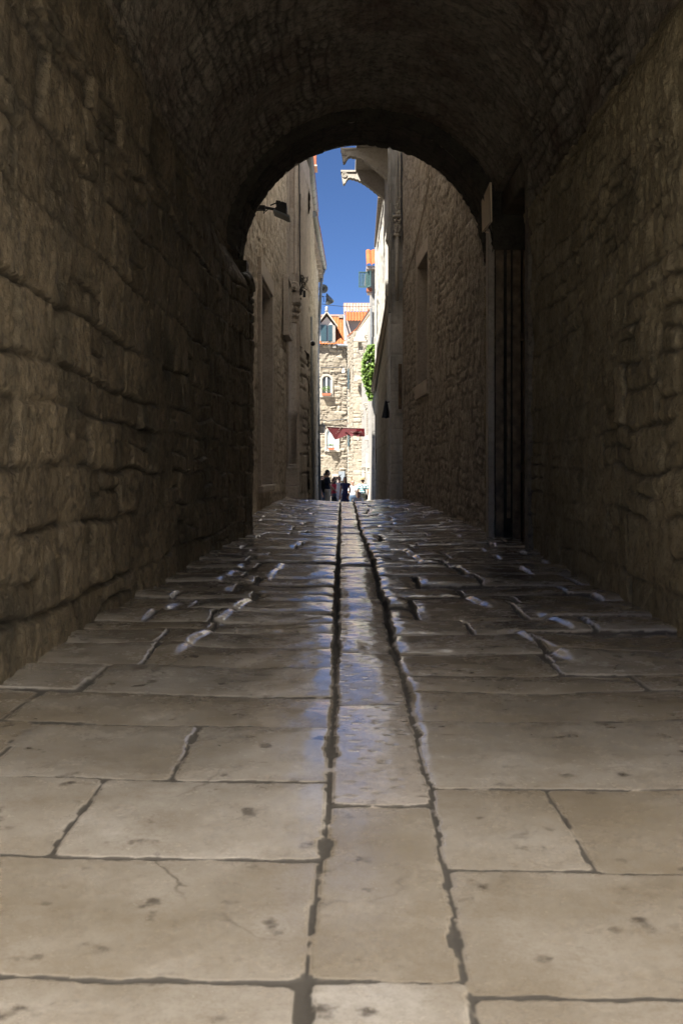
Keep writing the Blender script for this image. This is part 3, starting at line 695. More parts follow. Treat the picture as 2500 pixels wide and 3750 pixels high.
pipe([pa, P(1141, 1400, 30.3), pb], .045, M['gutter'], 'whitish downpipe with worn stickers between the corner house and the long house', [P(1140, 1350, 30.3), P(1143, 1620, 30.4)])
st_ = P(1146, 1690, 30.35)
pipe([(-.72, 41.4, 9.26), (-.74, 41.3, 9.08), (-.80, 41.2, 8.95), (-.83, 41.1, 8.7), P(1163, 1300, 40.9), P(1172, 1870, 40.9)], .06, M['zinc'], 'blue-grey downpipe descending from the far end of the long gutter', [P(1164, 1200, 40.9), P(1166, 1420, 40.9), P(1170, 1640, 40.9)])
# tall thin chimney/roof end seen past the gutter top
T = thing('roof_edge', 'small red tiled roof end showing above the top of the left gutter', 'roof', P(1150, 590, 33))
a = P(1139, 604, 33.5); MB().box((a.x - .1, 33.5, a.z), (a.x + .17, 34.2, a.z + .6)).build('tile_stack', M['terracotta'], T)
MB().box((a.x - .1, 33.45, a.z - .05), (a.x + .2, 34.2, a.z - .003)).build('eave_board', M['dtrim'], T)
# cable up the corner house
T = thing('wall_cable', 'thick black cable climbing the wall between carved column and pilaster', 'cable', P(1096, 1080, 26.6))
MB().tube([P(1099, 1085, 26.55), P(1097, 900, 26.5), P(1095, 560, 26.5)], .018, 8).build('main_run', M['cable'], T)
mb = MB(); rg = random.Random(8)
for k in range(6):
    pts = [P(1100 + k, 1080, 26.6)]
    for j in range(6): pts.append(P(1102 + rg.uniform(-3, 26), 1012 + j * 9 + rg.uniform(-8, 8), 26.5 + rg.uniform(-.05, .1)))
    mb.tube(pts, .007, 6)
mb.box(P(1109, 1088, 26.5) - Vector((0, .02, 0)), P(1119, 1064, 26.5) + Vector((0, .05, 0))); mb.build('cable_tangle', M['cable'], T)
# floodlight by the arch
def floodlight():
    d = 15.2
    T = thing('floodlight', 'black angular floodlight on a short arm below the left side of the arch', 'floodlight', P(1020, 775, d))
    mb = MB(); a = [P(1005, 782, d), P(1062, 803, d), P(1060, 795, d), P(1050, 790, d), P(1051, 752, d), P(1034, 745, d), P(1010, 768, d)]
    poly = [(p.x, p.z) for p in a]; mb.prism(poly, d - .14, d + .14); mb.build('housing', M['black'], T, bevel=.01)
    a = [P(1002, 781, d), P(1060, 806, d), P(1063, 800, d), P(1006, 776, d)]; MB().prism([(p.x, p.z) for p in a], d - .17, d + .17).build('glass_rim', M['zinc'], T)
    mb = MB(); a = [P(1012, 738, d), P(1030, 740, d), P(1028, 752, d), P(1010, 750, d)]; mb.prism([(p.x, p.z) for p in a], d - .08, d + .08); mb.build('ballast_box', M['black'], T, bevel=.005)
    mb = MB(); mb.tube([P(968, 759, d), P(1012, 768, d)], .022, 8); mb.tube([P(968, 760, d), P(966, 782, d), P(975, 772, d), P(985, 764, d)], .007, 6); mb.tube([P(990, 752, d), P(1014, 742, d)], .01, 6)
    mb.box(P(968, 769, d) - Vector((.35, .06, 0)), P(972, 755, d) + Vector((0, .06, 0))); mb.build('arm', M['black'], T)
floodlight()
# security camera
p = P(1143, 1258, 30.0); T = thing('security_camera', 'round white and black dome security camera on the left wall beside the pale downpipe', 'camera', p)
Mr = Matrix.Rotation(R(100), 3, 'X') @ Matrix.Rotation(R(-30), 3, 'Y')
MB().lathe([(.085, -.12), (.09, 0), (.08, .05)], p - Vector((.05, 0, 0)), 18, Mr).build('housing', M['winwhite'], T, smooth=True)
MB().ell(p + Vector((.02, -.06, -.01)), (.075, .075, .075)).build('lens_dome', M['black'], T, smooth=True)
# two conical floodlights at the far eave + the wire
def cone_lamp(p, aim, label):
    T = thing('spotlight', label, 'spotlight', p, 0, 'spotlights on a bracket at the far left corner')
    q = Vector((0, 0, -1)).rotation_difference(Vector(aim).normalized()).to_matrix()
    k = 1.0
    MB().lathe([(.03, .22), (.05, .14), (.10, .02), (.17, -.16), (.185, -.20), (.17, -.20), (.05, -.06)], p, 22, q).build('shade', M['zinclt'], T, smooth=True)
    MB().ell(Vector(p) + q @ Vector((0, 0, -.10)), (.05, .05, .07)).build('bulb', M['glass'], T, smooth=True)
    MB().tube([p, Vector(p) + Vector((-.13, .1, -.10 if aim[2] > -.5 else .10))], .015, 6).build('yoke', M['black'], T)
d = 41.5
cone_lamp(P(1183, 1058, d), (.1, -1, -.15), 'round grey spotlight facing the viewer, upper one of the pair against the sky')
cone_lamp(P(1202, 1092, d), (.35, -.35, -1), 'tapering grey spotlight pointing down, lower one of the pair against the sky')
T = thing('lamp_bracket', 'thin dark bracket holding two spotlights out from the far left corner', 'bracket', P(1172, 1085, d))
mb = MB(); mb.tube([P(1166, 1084, d + .1), P(1186, 1086, d + .1)], .02, 6); mb.tube([P(1174, 1066, d + .1), P(1175, 1100, d + .1)], .014, 6); mb.tube([P(1184, 1086, d + .1), P(1186, 1106, d + .1)], .014, 6)
mb.tube([P(1175, 1098, d + .1), P(1168, 1112, d + .1)], .006, 6); mb.build('bars', M['cable'], T)
T = thing('street_wire', 'thin dark wire strung across the street against the sky below the spotlights', 'wire', P(1168, 1112, 42))
pts = [P(1168 + (1362 - 1168) * t, 1112 + 9 * t + 6 * math.sin(t * math.pi), 42 + 5 * t) for t in [i / 10 for i in range(11)]]
MB().tube(pts, .012, 6).build('wire', M['cable'], T)
# wall lantern
p = P(1167, 1570, 38.5); p.x = -.74; T = thing('wall_lantern', 'white glass wall lantern on the left row beside the blue-grey downpipe', 'lantern', p)
MB().lathe([(.05, -.17), (.10, -.15), (.13, .08), (.12, .1)], p, 6).build('glass_body', M['winwhite'], T)
MB().lathe([(.15, .1), (.10, .16), (.03, .2), (.01, .26)], p, 6).build('cap', M['gutter'], T)
MB().tube([p + Vector((-.14, 0, -.1)), p + Vector((-.08, 0, -.25)), p + Vector((0, 0, -.18))], .012).build('arm', M['black'], T)

# ------------------------------------------------------------------ right side
def houseD():
    T = thing('stone_house', 'dark brown rubble house with a tall framed window on the right beyond the arch', 'house', (1.8, 20, 0))
    A, B = (2.02, 13.75), (1.55, 25.2); Mx = frameM(A, B)
    u0, u1, z0, z1 = 6.35, 8.15, 2.75, 5.35
    relief('facade', M['wallD'], T, A, B, -.2, 9.1, .028, .24, .34, 101, holes=[(u0, u1, z0, z1)], wob=.12, joint=.002, r=.04, depth=.013, prot=.009, rough=.026, tilt=.04, split=.3)
    mb = MB(); L = 11.45
    mb.box((.02, -4, -.5), (u0 - .2, -.1, 10), Mx); mb.box((u1 + .2, -4, -.5), (L, -.1, 10), Mx); mb.box((u0 - .2, -4, -.5), (u1 + .2, -.6, 10), Mx)
    mb.box((u0 - .2, -.6, -.5), (u1 + .2, -.1, z0 - .1), Mx); mb.box((u0 - .2, -.6, z1 + .1), (u1 + .2, -.1, 10), Mx); mb.build('side_mass', M['wallD'], T)
    MB().box((.02, -4, 10.01), (L, -.05, 24), Mx).box((.02, -.09, 9.1), (L, -.045, 10.009), Mx).build('upper_wall', M['bounce_white'], T)  # unseen white upper wall added to bounce sunlight onto the facing house
    MB().box((L - .0, -.3, -.5), (L + .05, .0, 10), Mx).build('corner_stones', M['wallD'], T)
    f = MB(); f.box((u0 - .1, -.3, z0), (u0, .03, z1), Mx); f.box((u1, -.3, z0), (u1 + .16, .03, z1), Mx); f.box((u0 - .1, -.3, z1), (u1 + .16, .032, z1 + .3), Mx)
    f.box((u0 - .1, -.3, z0 - .3), (u1 + .16, .06, z0), Mx); f.build('window_frame', M['dtrim'], T, bevel=.01)
    MB().box((u0, -.28, z0), (u1, -.24, z1), Mx).build('window', M['dark'], T)
    mb = MB()
    mb.tube([P(1570, 648, 18.5), P(1540, 760, 19.4), P(1525, 830, 20), P(1505, 905, 21), P(1482, 985, 22.5), P(1462, 1010, 24), P(1458, 1040, 24.5)], .012, 6)
    for i, v in enumerate(mb.v): pass
houseD()
T = thing('wall_cable', 'thin looping cable running down the brown rubble house on the right', 'cable', P(1505, 905, 21))
def onD(d, z, off=.05):
    t = (d - 13.75) / 11.45; x = 2.02 + (1.55 - 2.02) * t - off; return (x, d, z)
rg = random.Random(4); pts = []
for i in range(15):
    t = i / 14; px = 1572 - 112 * t; py = 645 + 465 * t ** .8 + rg.uniform(-6, 6)
    # distance at which the wall is crossed by this pixel column
    xx = (px - CX) / F; s = (1.55 - 2.02) / 11.45; d = (2.02 - .05 - s * 13.75) / (xx - s)
    pts.append((xx * d, d, CAMZ + (HY - py) * d / F))
MB().tube(pts, .014, 6).build('cable_run', M['dtrim'], T)

def houseE():
    T = thing('stone_palace', 'pale grey limestone palace with pilaster edge, sloping string course and balcony on the right', 'palace', (1.3, 30, 0))
    A, B = (1.25, 25.3), (1.32, 39.2); Mx = frameM(A, B)
    relief('facade', M['wallE'], T, A, B, -1.4, 9.5, .05, .5, .9, 111, wob=.01, joint=.01, r=.02, depth=.012, prot=.006, rough=.012, holes=[(1.3, 3.6, 5.4, 7.6)])
    MB().box((1.3, -.28, 5.4), (3.6, -.2, 7.6), Mx).box((1.3, -.2, 5.4), (1.36, -.0, 7.6), Mx).box((3.54, -.2, 5.4), (3.6, 0, 7.6), Mx).box((1.36, -.2, 5.4), (3.54, 0, 5.46), Mx).box((1.36, -.2, 7.54), (3.54, 0, 7.6), Mx).build('blind_niche', M['wallE'], T)
    relief('end_face', M['wallE'], T, (1.6, 25.28), (1.25, 25.28), -.6, 9.5, .03, .6, 1.2, 112, flipn=False, wob=.01, joint=.008, r=.02, depth=.01, prot=.004, rough=.01)
    mb = MB(); mb.box((1.55, 25.32, -2), (5, 39.2, 10)); mb.box((1.36, 39.0, -2), (1.56, 39.2, 9.5)); mb.box((1.3, 25.34, 9.5), (1.56, 39.2, 10)); mb.build('side_mass', M['wallE'], T)
    p = MB(); p.box((1.18, 25.15, 4.9), (1.262, 25.3, 9.6)); p.build('pilaster_edge', M['white'], T, bevel=.008)
    # string course that slopes away
    a0, a1 = P(1462, 1085, 25.0), P(1370, 1440, 39.2)
    a0 = P(1440, 1090, 25.2)
    mb = MB(); pr = [(0, 0), (.0, .10), (.05, .12), (.07, .2), (.12, .22), (.12, .3), (0, .32)]
    for j, (sx) in enumerate((0,)):
        vs = []; 
        for q in (a0, a1):
            for o_, z_ in pr: vs.append((1.27 - o_, q.y, q.z - .16 + z_))
        n = len(pr); fs = [(i, (i + 1) % n, (i + 1) % n + n, i + n) for i in range(n)] + [tuple(range(n))[::-1], tuple(range(n, 2 * n))]
        mb.add(vs, fs)
    mb.build('string_course', M['dtrim'], T)
    # colonnette with capital on the end face
    c = MB(); x, d = 1.40, 25.12; zc = lambda py: CAMZ + (HY - py) * d / F
    c.tube([(x, d, zc(1100)), (x, d, zc(862))], .05, 16); c.build('colonnette', M['trim'], T, smooth=True)
    k = MB(); k.box((x - .10, d - .09, zc(800)), (x + .1, d + .14, zc(788))); k.box((x - .09, d - .06, zc(866)), (x + .09, d + .14, zc(856)))
    rg = random.Random(2)
    for i in range(26):
        k.ell((x + rg.uniform(-.08, .08), d - rg.uniform(0, .07), zc(rg.uniform(805, 852))), (rg.uniform(.02, .045), .03, rg.uniform(.02, .06)), Matrix.Rotation(rg.uniform(-1, 1), 3, 'Y'), 8, 6)
    k.build('capital', M['trim'], T, smooth=True)
    k = MB(); k.box((x - .02, d + .02, zc(770)), (x + .0, d + .12, zc(560))); k.box((x + .045, d - .02, zc(785)), (x + .085, d + .12, zc(540))); k.build('tracery_bars', M['trim'], T)
    k = MB()
    for i in range(14): k.ell((x + .02 + rg.uniform(-.05, .05), d, zc(720 + i * 4.6)), (.03, .04, .05), Matrix.Rotation(rg.uniform(-1, 1), 3, 'Y'), 8, 6)
    k.build('carved_foliage', M['trim'], T, smooth=True)
    # balcony
    b = MB(); b.box((.40, 25.6, 9.56), (1.25, 29.4, 9.80)); b.build('balcony_slab', M['trim'], T, bevel=.01)
    for y in (26.85, 28.85):
        poly = [(1.245, 8.72)]
        n = 30
        for i in range(n + 1):
            t = i / n; xx = 1.24 - 1.05 * t; zz = 8.74 + .60 * math.sin(t * math.pi / 2) ** 1.15 + .012 * math.sin(t * 62)
            poly.append((xx, zz))
        poly += [(.14, 9.26), (.10, 9.18), (.05, 9.16), (.03, 9.24), (.02, 9.34), (.0, 9.44), (.0, 9.55), (1.245, 9.555)]
        c = MB().prism(poly, y - .12, y + .12).build('corbel', M['trim'], T)
        Mr = Matrix.Rotation(R(90), 3, 'X')
        ro = MB(); ro.lathe([(.0, 0), (.028, .02), (.03, 0), (.05, .0), (.06, .022), (.078, .022), (.08, 0), (.08, -.06)], (.085, y - .122, 9.42), 20, Mr)
        for q in range(6):
            a = q * math.pi / 3; ro.ell((.085 + .04 * math.cos(a), y - .128, 9.42 + .04 * math.sin(a)), (.016, .012, .016), None, 8, 6)
        ro.build('rosette', M['trim'], c)
        tp = MB(); tp.box((-.02, y - .15, 9.50), (.41, y + .15, 9.553)); tp.build('cap_moulding', M['trim'], c)
    e = MB(); A_, B_ = P(1383, 722, 30.2), P(1386, 888, 36.5)
    vs = [(1.10, 30, 9.1), (1.26, 30, 9.1), (1.26, 36.5, 9.05), (1.20, 36.5, 9.05)]
    e.add(vs + [(a, b_, z + .14) for a, b_, z in vs], [(0, 1, 2, 3), (7, 6, 5, 4), (0, 4, 5, 1), (1, 5, 6, 2), (2, 6, 7, 3), (3, 7, 4, 0)]); e.build('eave', M['wood'], T)
    w_ = MB(); w_.box((12.4, -.02, .9), (13.2, .03, 3.0), Mx); w_.build('window', M['wood'], T)
    # low dark window beside the rubble house
    w_ = MB(); w_.box((1.44, 25.25, 2.45), (1.53, 25.3, 3.6)); w_.build('window', M['wood'], T)
    w_ = MB(); w_.box((1.38, 25.2, 2.34), (1.56, 25.3, 2.44)); w_.build('window_sill', M['trim'], T)
houseE()
p = P(1416, 1502, 26.2); p.x = 1.17; T = thing('wall_lamp', 'small black wall lamp on the pale palace wall above head height', 'lamp', p)
mb = MB(); mb.lathe([(.12, -.2), (.10, -.12), (.03, .22), (.01, .25)], p, 4); mb.build('shade', M['black'], T)
MB().tube([p + Vector((0, 0, .2)), p + Vector((.1, 0, .22))], .015).build('arm', M['black'], T)
MB().ell(p + Vector((0, 0, -.16)), (.05, .05, .06)).build('bulb', M['glass'], T)
def houseF():
    T = thing('white_house', 'narrow white limestone house with a small orange tiled roof behind the palace', 'house', (1.8, 46, 0))
    x0 = P(1361, 0, 46).x; z1 = P(0, 990, 46).z
    relief('facade', M['white'], T, (3.5, 46), (x0, 46), -1.8, z1, .05, .52, 1.0, 121, wob=.015, joint=.015, r=.02, depth=.012, prot=.006, rough=.01)
    MB().box((x0 + .01, 46.02, -2), (3.5, 50, z1 - .005)).build('side_mass', M['white'], T)
    e = MB(); a = P(1342, 990, 46); e.box((a.x - .02, 45.55, z1), (3.6, 50, z1 + .12)); e.build('eave', M['pink'], T)
    tiled('roof', M['tile'], T, (P(1340, 0, 46).x, 45.5, z1 + .13), (1, 0, 0), (0, 1, .75), 2.4, 1.55, seed=9, pitch=.24, course=.28)
    ff = MB(); ff.box((a.x + .04, 46.0, P(0, 1075, 46).z), (x0 - .005, 46.5, z1 - .01)); ff.build('side_wing', M['pink'], T)
    # open slatted shutters
    for (xa, xb, ya, yb) in ((P(1313, 0, 46).x, P(1342, 0, 46).x, 45.9, 45.95), (P(1343, 0, 46).x, P(1356, 0, 46).x, 45.93, 45.6)):
        zt, zb = P(0, 996, 46).z, P(0, 1054, 46).z
        A_ = (xa, ya); B_ = (xb, yb); Mx = frameM(A_, B_); L = math.hypot(xb - xa, yb - ya)
        s = MB(); s.box((0, -.02, zb), (.035, .02, zt), Mx); s.box((L - .035, -.02, zb), (L, .02, zt), Mx); s.box((L / 2 - .012, -.02, zb + .04), (L / 2 + .012, .02, zt - .04), Mx)
        s.box((.036, -.02, zb), (L - .036, .02, zb + .04), Mx); s.box((.036, -.02, zt - .04), (L - .036, .02, zt), Mx)
        sh = s.build('shutter', M['teal2'], T); q = MB(); z = zb + .05
        while z < zt - .06: q.box((.036, -.005, z), (L / 2 - .013, .012, z + .03), Mx); q.box((L / 2 + .013, -.005, z), (L - .036, .012, z + .03), Mx); z += .055
        q.build('slats', M['teal2'], sh)
    MB().box((P(1341, 0, 46).x, 45.9, P(0, 1068, 46).z), (x0, 46.3, P(0, 1056, 46).z)).build('window_sill', M['terracotta'], T)
    MB().tube([P(1359, 1130, 45.9), P(1358, 1250, 45.9), P(1362, 1400, 45.9)], .03).build('downpipe', M['zinc'], T)
houseF()

# ------------------------------------------------------------------ houses round the far square
def window(T, name, A, B, flipn, u0, u1, z0, z1, arch=False, curtain=False, off=0.0):
    Mx = frameM(A, B, flipn); w_ = u1 - u0; uc = (u0 + u1) / 2; s = .17
    f = MB(); r0 = w_ / 2; zs = z1 - r0 if arch else z1
    f.box((u0 - s, -.12, z0), (u0, .04 + off, zs), Mx); f.box((u1, -.12, z0), (u1 + s, .04 + off, zs), Mx); f.box((u0 - s - .04, -.12, z0 - .16), (u1 + s + .04, .10 + off, z0), Mx)
    if arch:
        n = 12; poly = []
        for k in range(n): 
            t0, t1 = math.pi * k / n, math.pi * (k + 1) / n
            q = [(uc - rr * math.cos(t), zs + rr * math.sin(t)) for rr, t in ((r0, t0), (r0 + s, t0), (r0 + s, t1), (r0, t1))]
            f.prism(q, -.12, .04 + off, Mx)
    else: f.box((u0 - s, -.12, z1), (u1 + s, .042 + off, z1 + s), Mx)
    fo = f.build('window_surround', M['trim'], T)
    g = MB()
    if arch: g.prism([(uc - r0 * math.cos(math.pi * k / 14), zs + r0 * math.sin(math.pi * k / 14)) for k in range(15)] + [(u1, z0), (u0, z0)], -.11, -.09, Mx)
    else: g.box((u0, -.11, z0), (u1, -.09, z1), Mx)
    wo = g.build('window', M['curtain'] if curtain else M['glass'], T)
    c = MB(); c.box((uc - .045, -.088, z0), (uc + .045, -.04, z1 - .05), Mx); c.box((u0, -.088, z0), (u0 + .05, -.05, zs), Mx); c.box((u1 - .05, -.088, z0), (u1, -.05, zs), Mx); c.box((u0 + .051, -.088, z0), (uc - .046, -.05, z0 + .06), Mx); c.box((uc + .046, -.088, z0), (u1 - .051, -.05, z0 + .06), Mx)
    c.build('casement', M['winwhite'], wo)
D = 88.0
X = lambda px, d=D: (px - CX) * d / F
Z = lambda py, d=D: CAMZ + (HY - py) * d / F
def houseG():
    T = thing('stone_house', 'cream rubble house with gabled dormer and arched windows facing the lane', 'house', (-2, D, -2))
    xr = X(1269); xl = -9.0; ze = Z(1262)
    A, B = (xr, D), (xl, D); Mx = frameM(A, B)   # normal towards the viewer (-Y)
    U = lambda px: xr - X(px)
    w1 = (U(1212), U(1179), Z(1448), Z(1376)); w2 = (U(1236), U(1196), Z(1648), Z(1568))
    relief('facade', M['house'], T, A, B, -2.4, ze, .05, .34, .55, 131, holes=[(w1[0], w1[1], w1[2], w1[3] - .1), (w2[0], w2[1], w2[2], w2[3])],
           wob=.14, joint=.03, r=.09, depth=.06, prot=.04, rough=.03, split=.5)
    MB().box((xr - .2, D + .25, -2.5), (xr + .9, D + 1, ze + .1)).build('corner_infill', M['house'], T)
    MB().box((xl, D + .2, -2.5), (xr - .21, D + 8, ze)).build('side_mass', M['house'], T)
    window(T, 'w', A, B, False, *w1, arch=True); window(T, 'w', A, B, False, *w2, arch=True, curtain=True)
    tiled('roof', M['tile'], T, (xl, D - .35, ze - .05), (1, 0, 0), (0, 1, .95), xr - xl - .15, 4.3, seed=17)
    rg_ = MB(); rg_.tube([(xl, D + 2.7, ze + 2.92), (xr - .2, D + 2.7, ze + 2.92)], .16, 10); rg_.build('roof_ridge', M['tileold'], T)
    MB().box((X(1240), D + 2.2, Z(1150)), (X(1255), D + 2.9, Z(1138))).build('chimney', M['white'], T)
    g = MB(); g.tube([(X(1236), D - .4, ze - .1), (xr + .1, D - .4, ze - .12)], .11, 10); g.build('gutter', M['zinc'], T)
    # dormer
    x0, x1 = X(1172), X(1232); xm = X(1196); zt = Z(1190); zp = Z(1148); zb = Z(1252)
    dm = MB(); hw = X(1222) - xm
    dm.prism([(xm - hw, zb), (xm + hw, zb), (xm + hw, zt), (xm, Z(1160)), (xm - hw, zt)], D - .1, D + 2.2)
    do = dm.build('dormer', M['plaster'], T)
    rf = MB(); th = .12
    for sgn in (-1, 1):
        e = xm + sgn * (hw + .32); zeav = zt - .22
        rf.prism([(xm, zp + .02), (e, zeav), (e, zeav + th), (xm, zp + th + .08)], D - .5, D + 2.4)
    rf.build('dormer_roof', M['trim'], do)
    fi = MB(); fi.lathe([(.14, 0), (.16, .1), (.1, .2), (.15, .34), (.06, .45)], (xm, D - .4, zp + .12), 12); fi.build('finial', M['white'], do, smooth=True)
    jm_ = MB(); jm_.box((xm + hw - .12, D - .22, Z(1258)), (xm + hw + .14, D - .105, zt - .05)); jm_.box((xm + hw - .1, D - .3, Z(1275)), (xm + hw + .2, D + .1, Z(1259))); jm_.build('dormer_jamb', M['white'], do)
    for a, b_ in ((1174, 1195), (1203, 1222.5)):
        sh = MB(); sh.box((X(a), D - .2, Z(1250)), (X(b_), D - .14, Z(1191)))
        for k in range(5):
            xx = X(a) + (X(b_) - X(a)) * (k + .5) / 5; sh.box((xx - .035, D - .215, Z(1249)), (xx + .035, D - .201, Z(1192)))
        sh.build('shutter', M['teal'], do)
    wd = MB(); wd.box((X(1195), D - .13, Z(1250)), (X(1203), D - .11, Z(1193))); wd.build('window', M['glass'], do)
    br = MB(); br.box((X(1201), D - .3, Z(1270)), (X(1211), D - .0, Z(1253))); br.box((X(1178), D - .3, Z(1256)), (X(1226), D, Z(1252.5))); br.build('dormer_bracket', M['white'], do)
    # base band doorways in shadow at street level
    db = MB(); db.box((X(1240), D - .08, Z(1760)), (X(1262), D + .02, Z(1726))); db.build('wall_panel', M['zinclt'], T)
    db = MB(); db.box((X(1215), D - .06, -2.3), (X(1238), D + .02, Z(1735))); db.build('doorway_surround', M['pink'], T)
    db = MB(); db.box((X(1219), D - .08, -2.3), (X(1234), D - .05, Z(1745))); db.build('doorway', M['dark'], T)
houseG()
def pot(T_label, x, y, z, w_, n, hgt, seed, cat='planter'):
    T = thing('window_planter', T_label, cat, (x, y, z), 0, 'window planters on the far house')
    MB().prism([(x - w_ / 2, z), (x + w_ / 2, z), (x + w_ / 2 + .04, z + .22), (x - w_ / 2 - .04, z + .22)], y - .15, y + .12).build('trough', M['terracotta'], T)
    leaves(T, x, y, z + .3, w_ * .6, .2, hgt, n, .07, seed)
def leaves(parent, x, y, z, rx, ry, rz, n, s, seed, name='foliage'):
    rg = np.random.RandomState(seed); mb = []; tone = []; vs = []; fs = []
    for i in range(n):
        p = rg.normal(0, .45, 3); p = p / max(1, np.linalg.norm(p)); c = np.array((x + p[0] * rx, y + p[1] * ry, z + rz * .5 + p[2] * rz * .6))
        a = rg.normal(0, 1, 3); a /= np.linalg.norm(a); b = np.cross(a, rg.normal(0, 1, 3)); b /= np.linalg.norm(b); k = s * rg.uniform(.6, 1.3)
        m = len(vs); vs += [c - a * k * .6, c + b * k * .35, c + a * k * .6, c - b * k * .35]; fs.append((m, m + 1, m + 2, m + 3)); tone += [rg.rand()] * 4
    me = bpy.data.meshes.new('mesh'); me.from_pydata([tuple(v) for v in vs], [], fs); at = me.attributes.new('tone', 'FLOAT', 'POINT'); at.data.foreach_set('value', tone)
    return link(name, me, M['leaf'], parent)
pot('low terracotta planter with a bushy green plant under the upper arched window', X(1195), D - .3, Z(1450), .75, 260, .55, 5)
pot('small terracotta planter with leaves on the sill of the lower arched window', X(1213), D - .3, Z(1648), .5, 130, .25, 6)
def houseH():
    T = thing('stone_house', 'tall cream stone corner house right of the dormered house', 'house', (2, 84, -2))
    a, b, c = (X(1270, 87.5), 87.5), (X(1293, 80), 80), (X(1328, 79.5), 79.5)
    zt = Z(1225, 82)
    Mx = frameM(b, a)
    relief('side_face', M['house'], T, b, a, -2.3, zt, .05, .32, .5, 141, wob=.08, joint=.025, r=.07, depth=.04, prot=.03, rough=.025)
    relief('facade', M['house'], T, (c[0] + .6, c[1]), b, -2.3, zt, .045, .42, .6, 142, wob=.03, joint=.025, r=.05, depth=.035, prot=.02, rough=.02)
    MB().add([(a[0] + .1, a[1], -2.4), (b[0] + .05, b[1] + .1, -2.4), (4, 80.1, -2.4), (4, 88, -2.4)] + [(a[0] + .1, a[1], zt), (b[0] + .05, b[1] + .1, zt), (4, 80.1, zt), (4, 88, zt)],
             [(3, 2, 1, 0), (4, 5, 6, 7), (0, 1, 5, 4), (1, 2, 6, 5), (2, 3, 7, 6), (3, 0, 4, 7)]).build('side_mass', M['house'], T)
    # eave rising to the right as it comes nearer
    p0, p1, p2 = P(1273, 1240, 87), P(1308, 1212, 80), P(1358, 1136, 70)
    e = MB()
    for q0, q1 in ((p0, p1), (p1, p2)):
        w_ = Vector((.55, .25, .02)); u_ = Vector((0, 0, .14))
        vs = [q0, q1, q1 + w_, q0 + w_]; e.add(vs + [v + u_ for v in vs], [(0, 1, 2, 3), (7, 6, 5, 4), (0, 4, 5, 1), (1, 5, 6, 2), (2, 6, 7, 3), (3, 7, 4, 0)])
    e.build('eave', M['dtrim'], T)
    e = MB()
    for q0, q1 in ((p0, p1), (p1, p2)):
        vs = [q0 + Vector((-.05, 0, .15)), q1 + Vector((-.05, 0, .15)), q1 + Vector((.7, 1, 1.0)), q0 + Vector((.7, 1, .8))]; e.add(vs + [v + Vector((0, 0, .1)) for v in vs], [(0, 1, 2, 3), (7, 6, 5, 4), (0, 4, 5, 1), (1, 5, 6, 2), (2, 6, 7, 3), (3, 7, 4, 0)])
    e.build('roof_edge', M['tile'], T)
    # wall under the eave
    e = MB(); q = [P(1293, 1250, 79.4), P(1362, 1250, 69.5), P(1362, 1145, 69.5), P(1308, 1216, 79.4)]
    e.add(q + [v + Vector((.4, .5, 0)) for v in q], [(0, 1, 2, 3), (7, 6, 5, 4), (0, 4, 5, 1), (1, 5, 6, 2), (2, 6, 7, 3), (3, 7, 4, 0)]); e.build('upper_wall', M['wallC'], T)
    # window slits with slatted shutters on the oblique face
    for py0, py1 in ((1352, 1425), (1568, 1635)):
        s = MB(); d = 84.; x = X(1279, d) - .12; s.box((x, d - .6, Z(py1, d)), (x + .09, d + .5, Z(py0, d)))
        z = Z(py1, d) + .05
        while z < Z(py0, d) - .1: s.box((x - .03, d - .55, z), (x - .002, d + .45, z + .06), None); z += .12
        s.build('shutter', M['teal'], T)
    # projecting bracket stone
    s = MB(); d = 79.2; s.prism([(X(1296, d), Z(1375, d)), (X(1310, d), Z(1375, d)), (X(1325, d), Z(1383, d)), (X(1325, d), Z(1392, d)), (X(1312, d), Z(1391, d)), (X(1305, d), Z(1398, d)), (X(1296, d), Z(1397, d))], d - .35, d + .3)
    s.build('bracket_stone', M['trim'], T)
    s = MB(); d = 79.3; s.lathe([(.05, -.1), (.09, 0), (.05, .12)], (X(1311, d), d - .2, Z(1612, d)), 8); s.tube([(X(1311, d), d - .2, Z(1612, d)), (X(1311, d), d + .2, Z(1612, d))], .05, 6); s.build('stone_peg', M['trim'], T)
    s = MB(); s.box((X(1283, 79.8) + .03, 79.3, -2.2), (X(1290, 79.8), 79.5, Z(1745, 79.8))); s.build('doorway', M['wood'], T)
houseH()
def houseJ():
    d = 93.
    T = thing('tiled_house', 'taller house behind with a two-tone roof, faded tiles above bright orange ones', 'house', (2, d, 0))
    x0, x1 = X(1262, d), X(1375, d)
    MB().box((x0 + .05, d, 2), (x1, d + 6, Z(1166, d))).build('wall', M['pink'], T)
    z0 = Z(1180, d); za = Z(1142, d)
    hgt = za - z0; tiled('lower_roof', M['tile'], T, (x0 + .1, d - .6, z0), (1, 0, 0), (0, .9, hgt), x1 - x0, math.hypot(.9, hgt), seed=23, pitch=.28, course=.34, amp=.09)
    zb = Z(1108, d); h2 = zb - za
    tiled('upper_roof', M['tileold'], T, (x0 - .05, d + .35, za + .02), (1, 0, 0), (0, .8, h2), x1 - x0, math.hypot(.8, h2), seed=24, pitch=.28, course=.34, amp=.09)
    MB().tube([(x0 - .1, d + 1.2, zb + .05), (x1, d + 1.2, zb + .05)], .12, 10).build('roof_ridge', M['tileold'], T)
    MB().tube([(x0 + .0, d - .5, z0 - .2), (x0 - .05, d + 1.1, zb)], .08, 8).build('verge', M['tileold'], T)
houseJ()
T = thing('metal_flue', 'pale blue-grey metal flashing strip between the two tiled roofs', 'flashing', P(1262, 1230, 88.6))
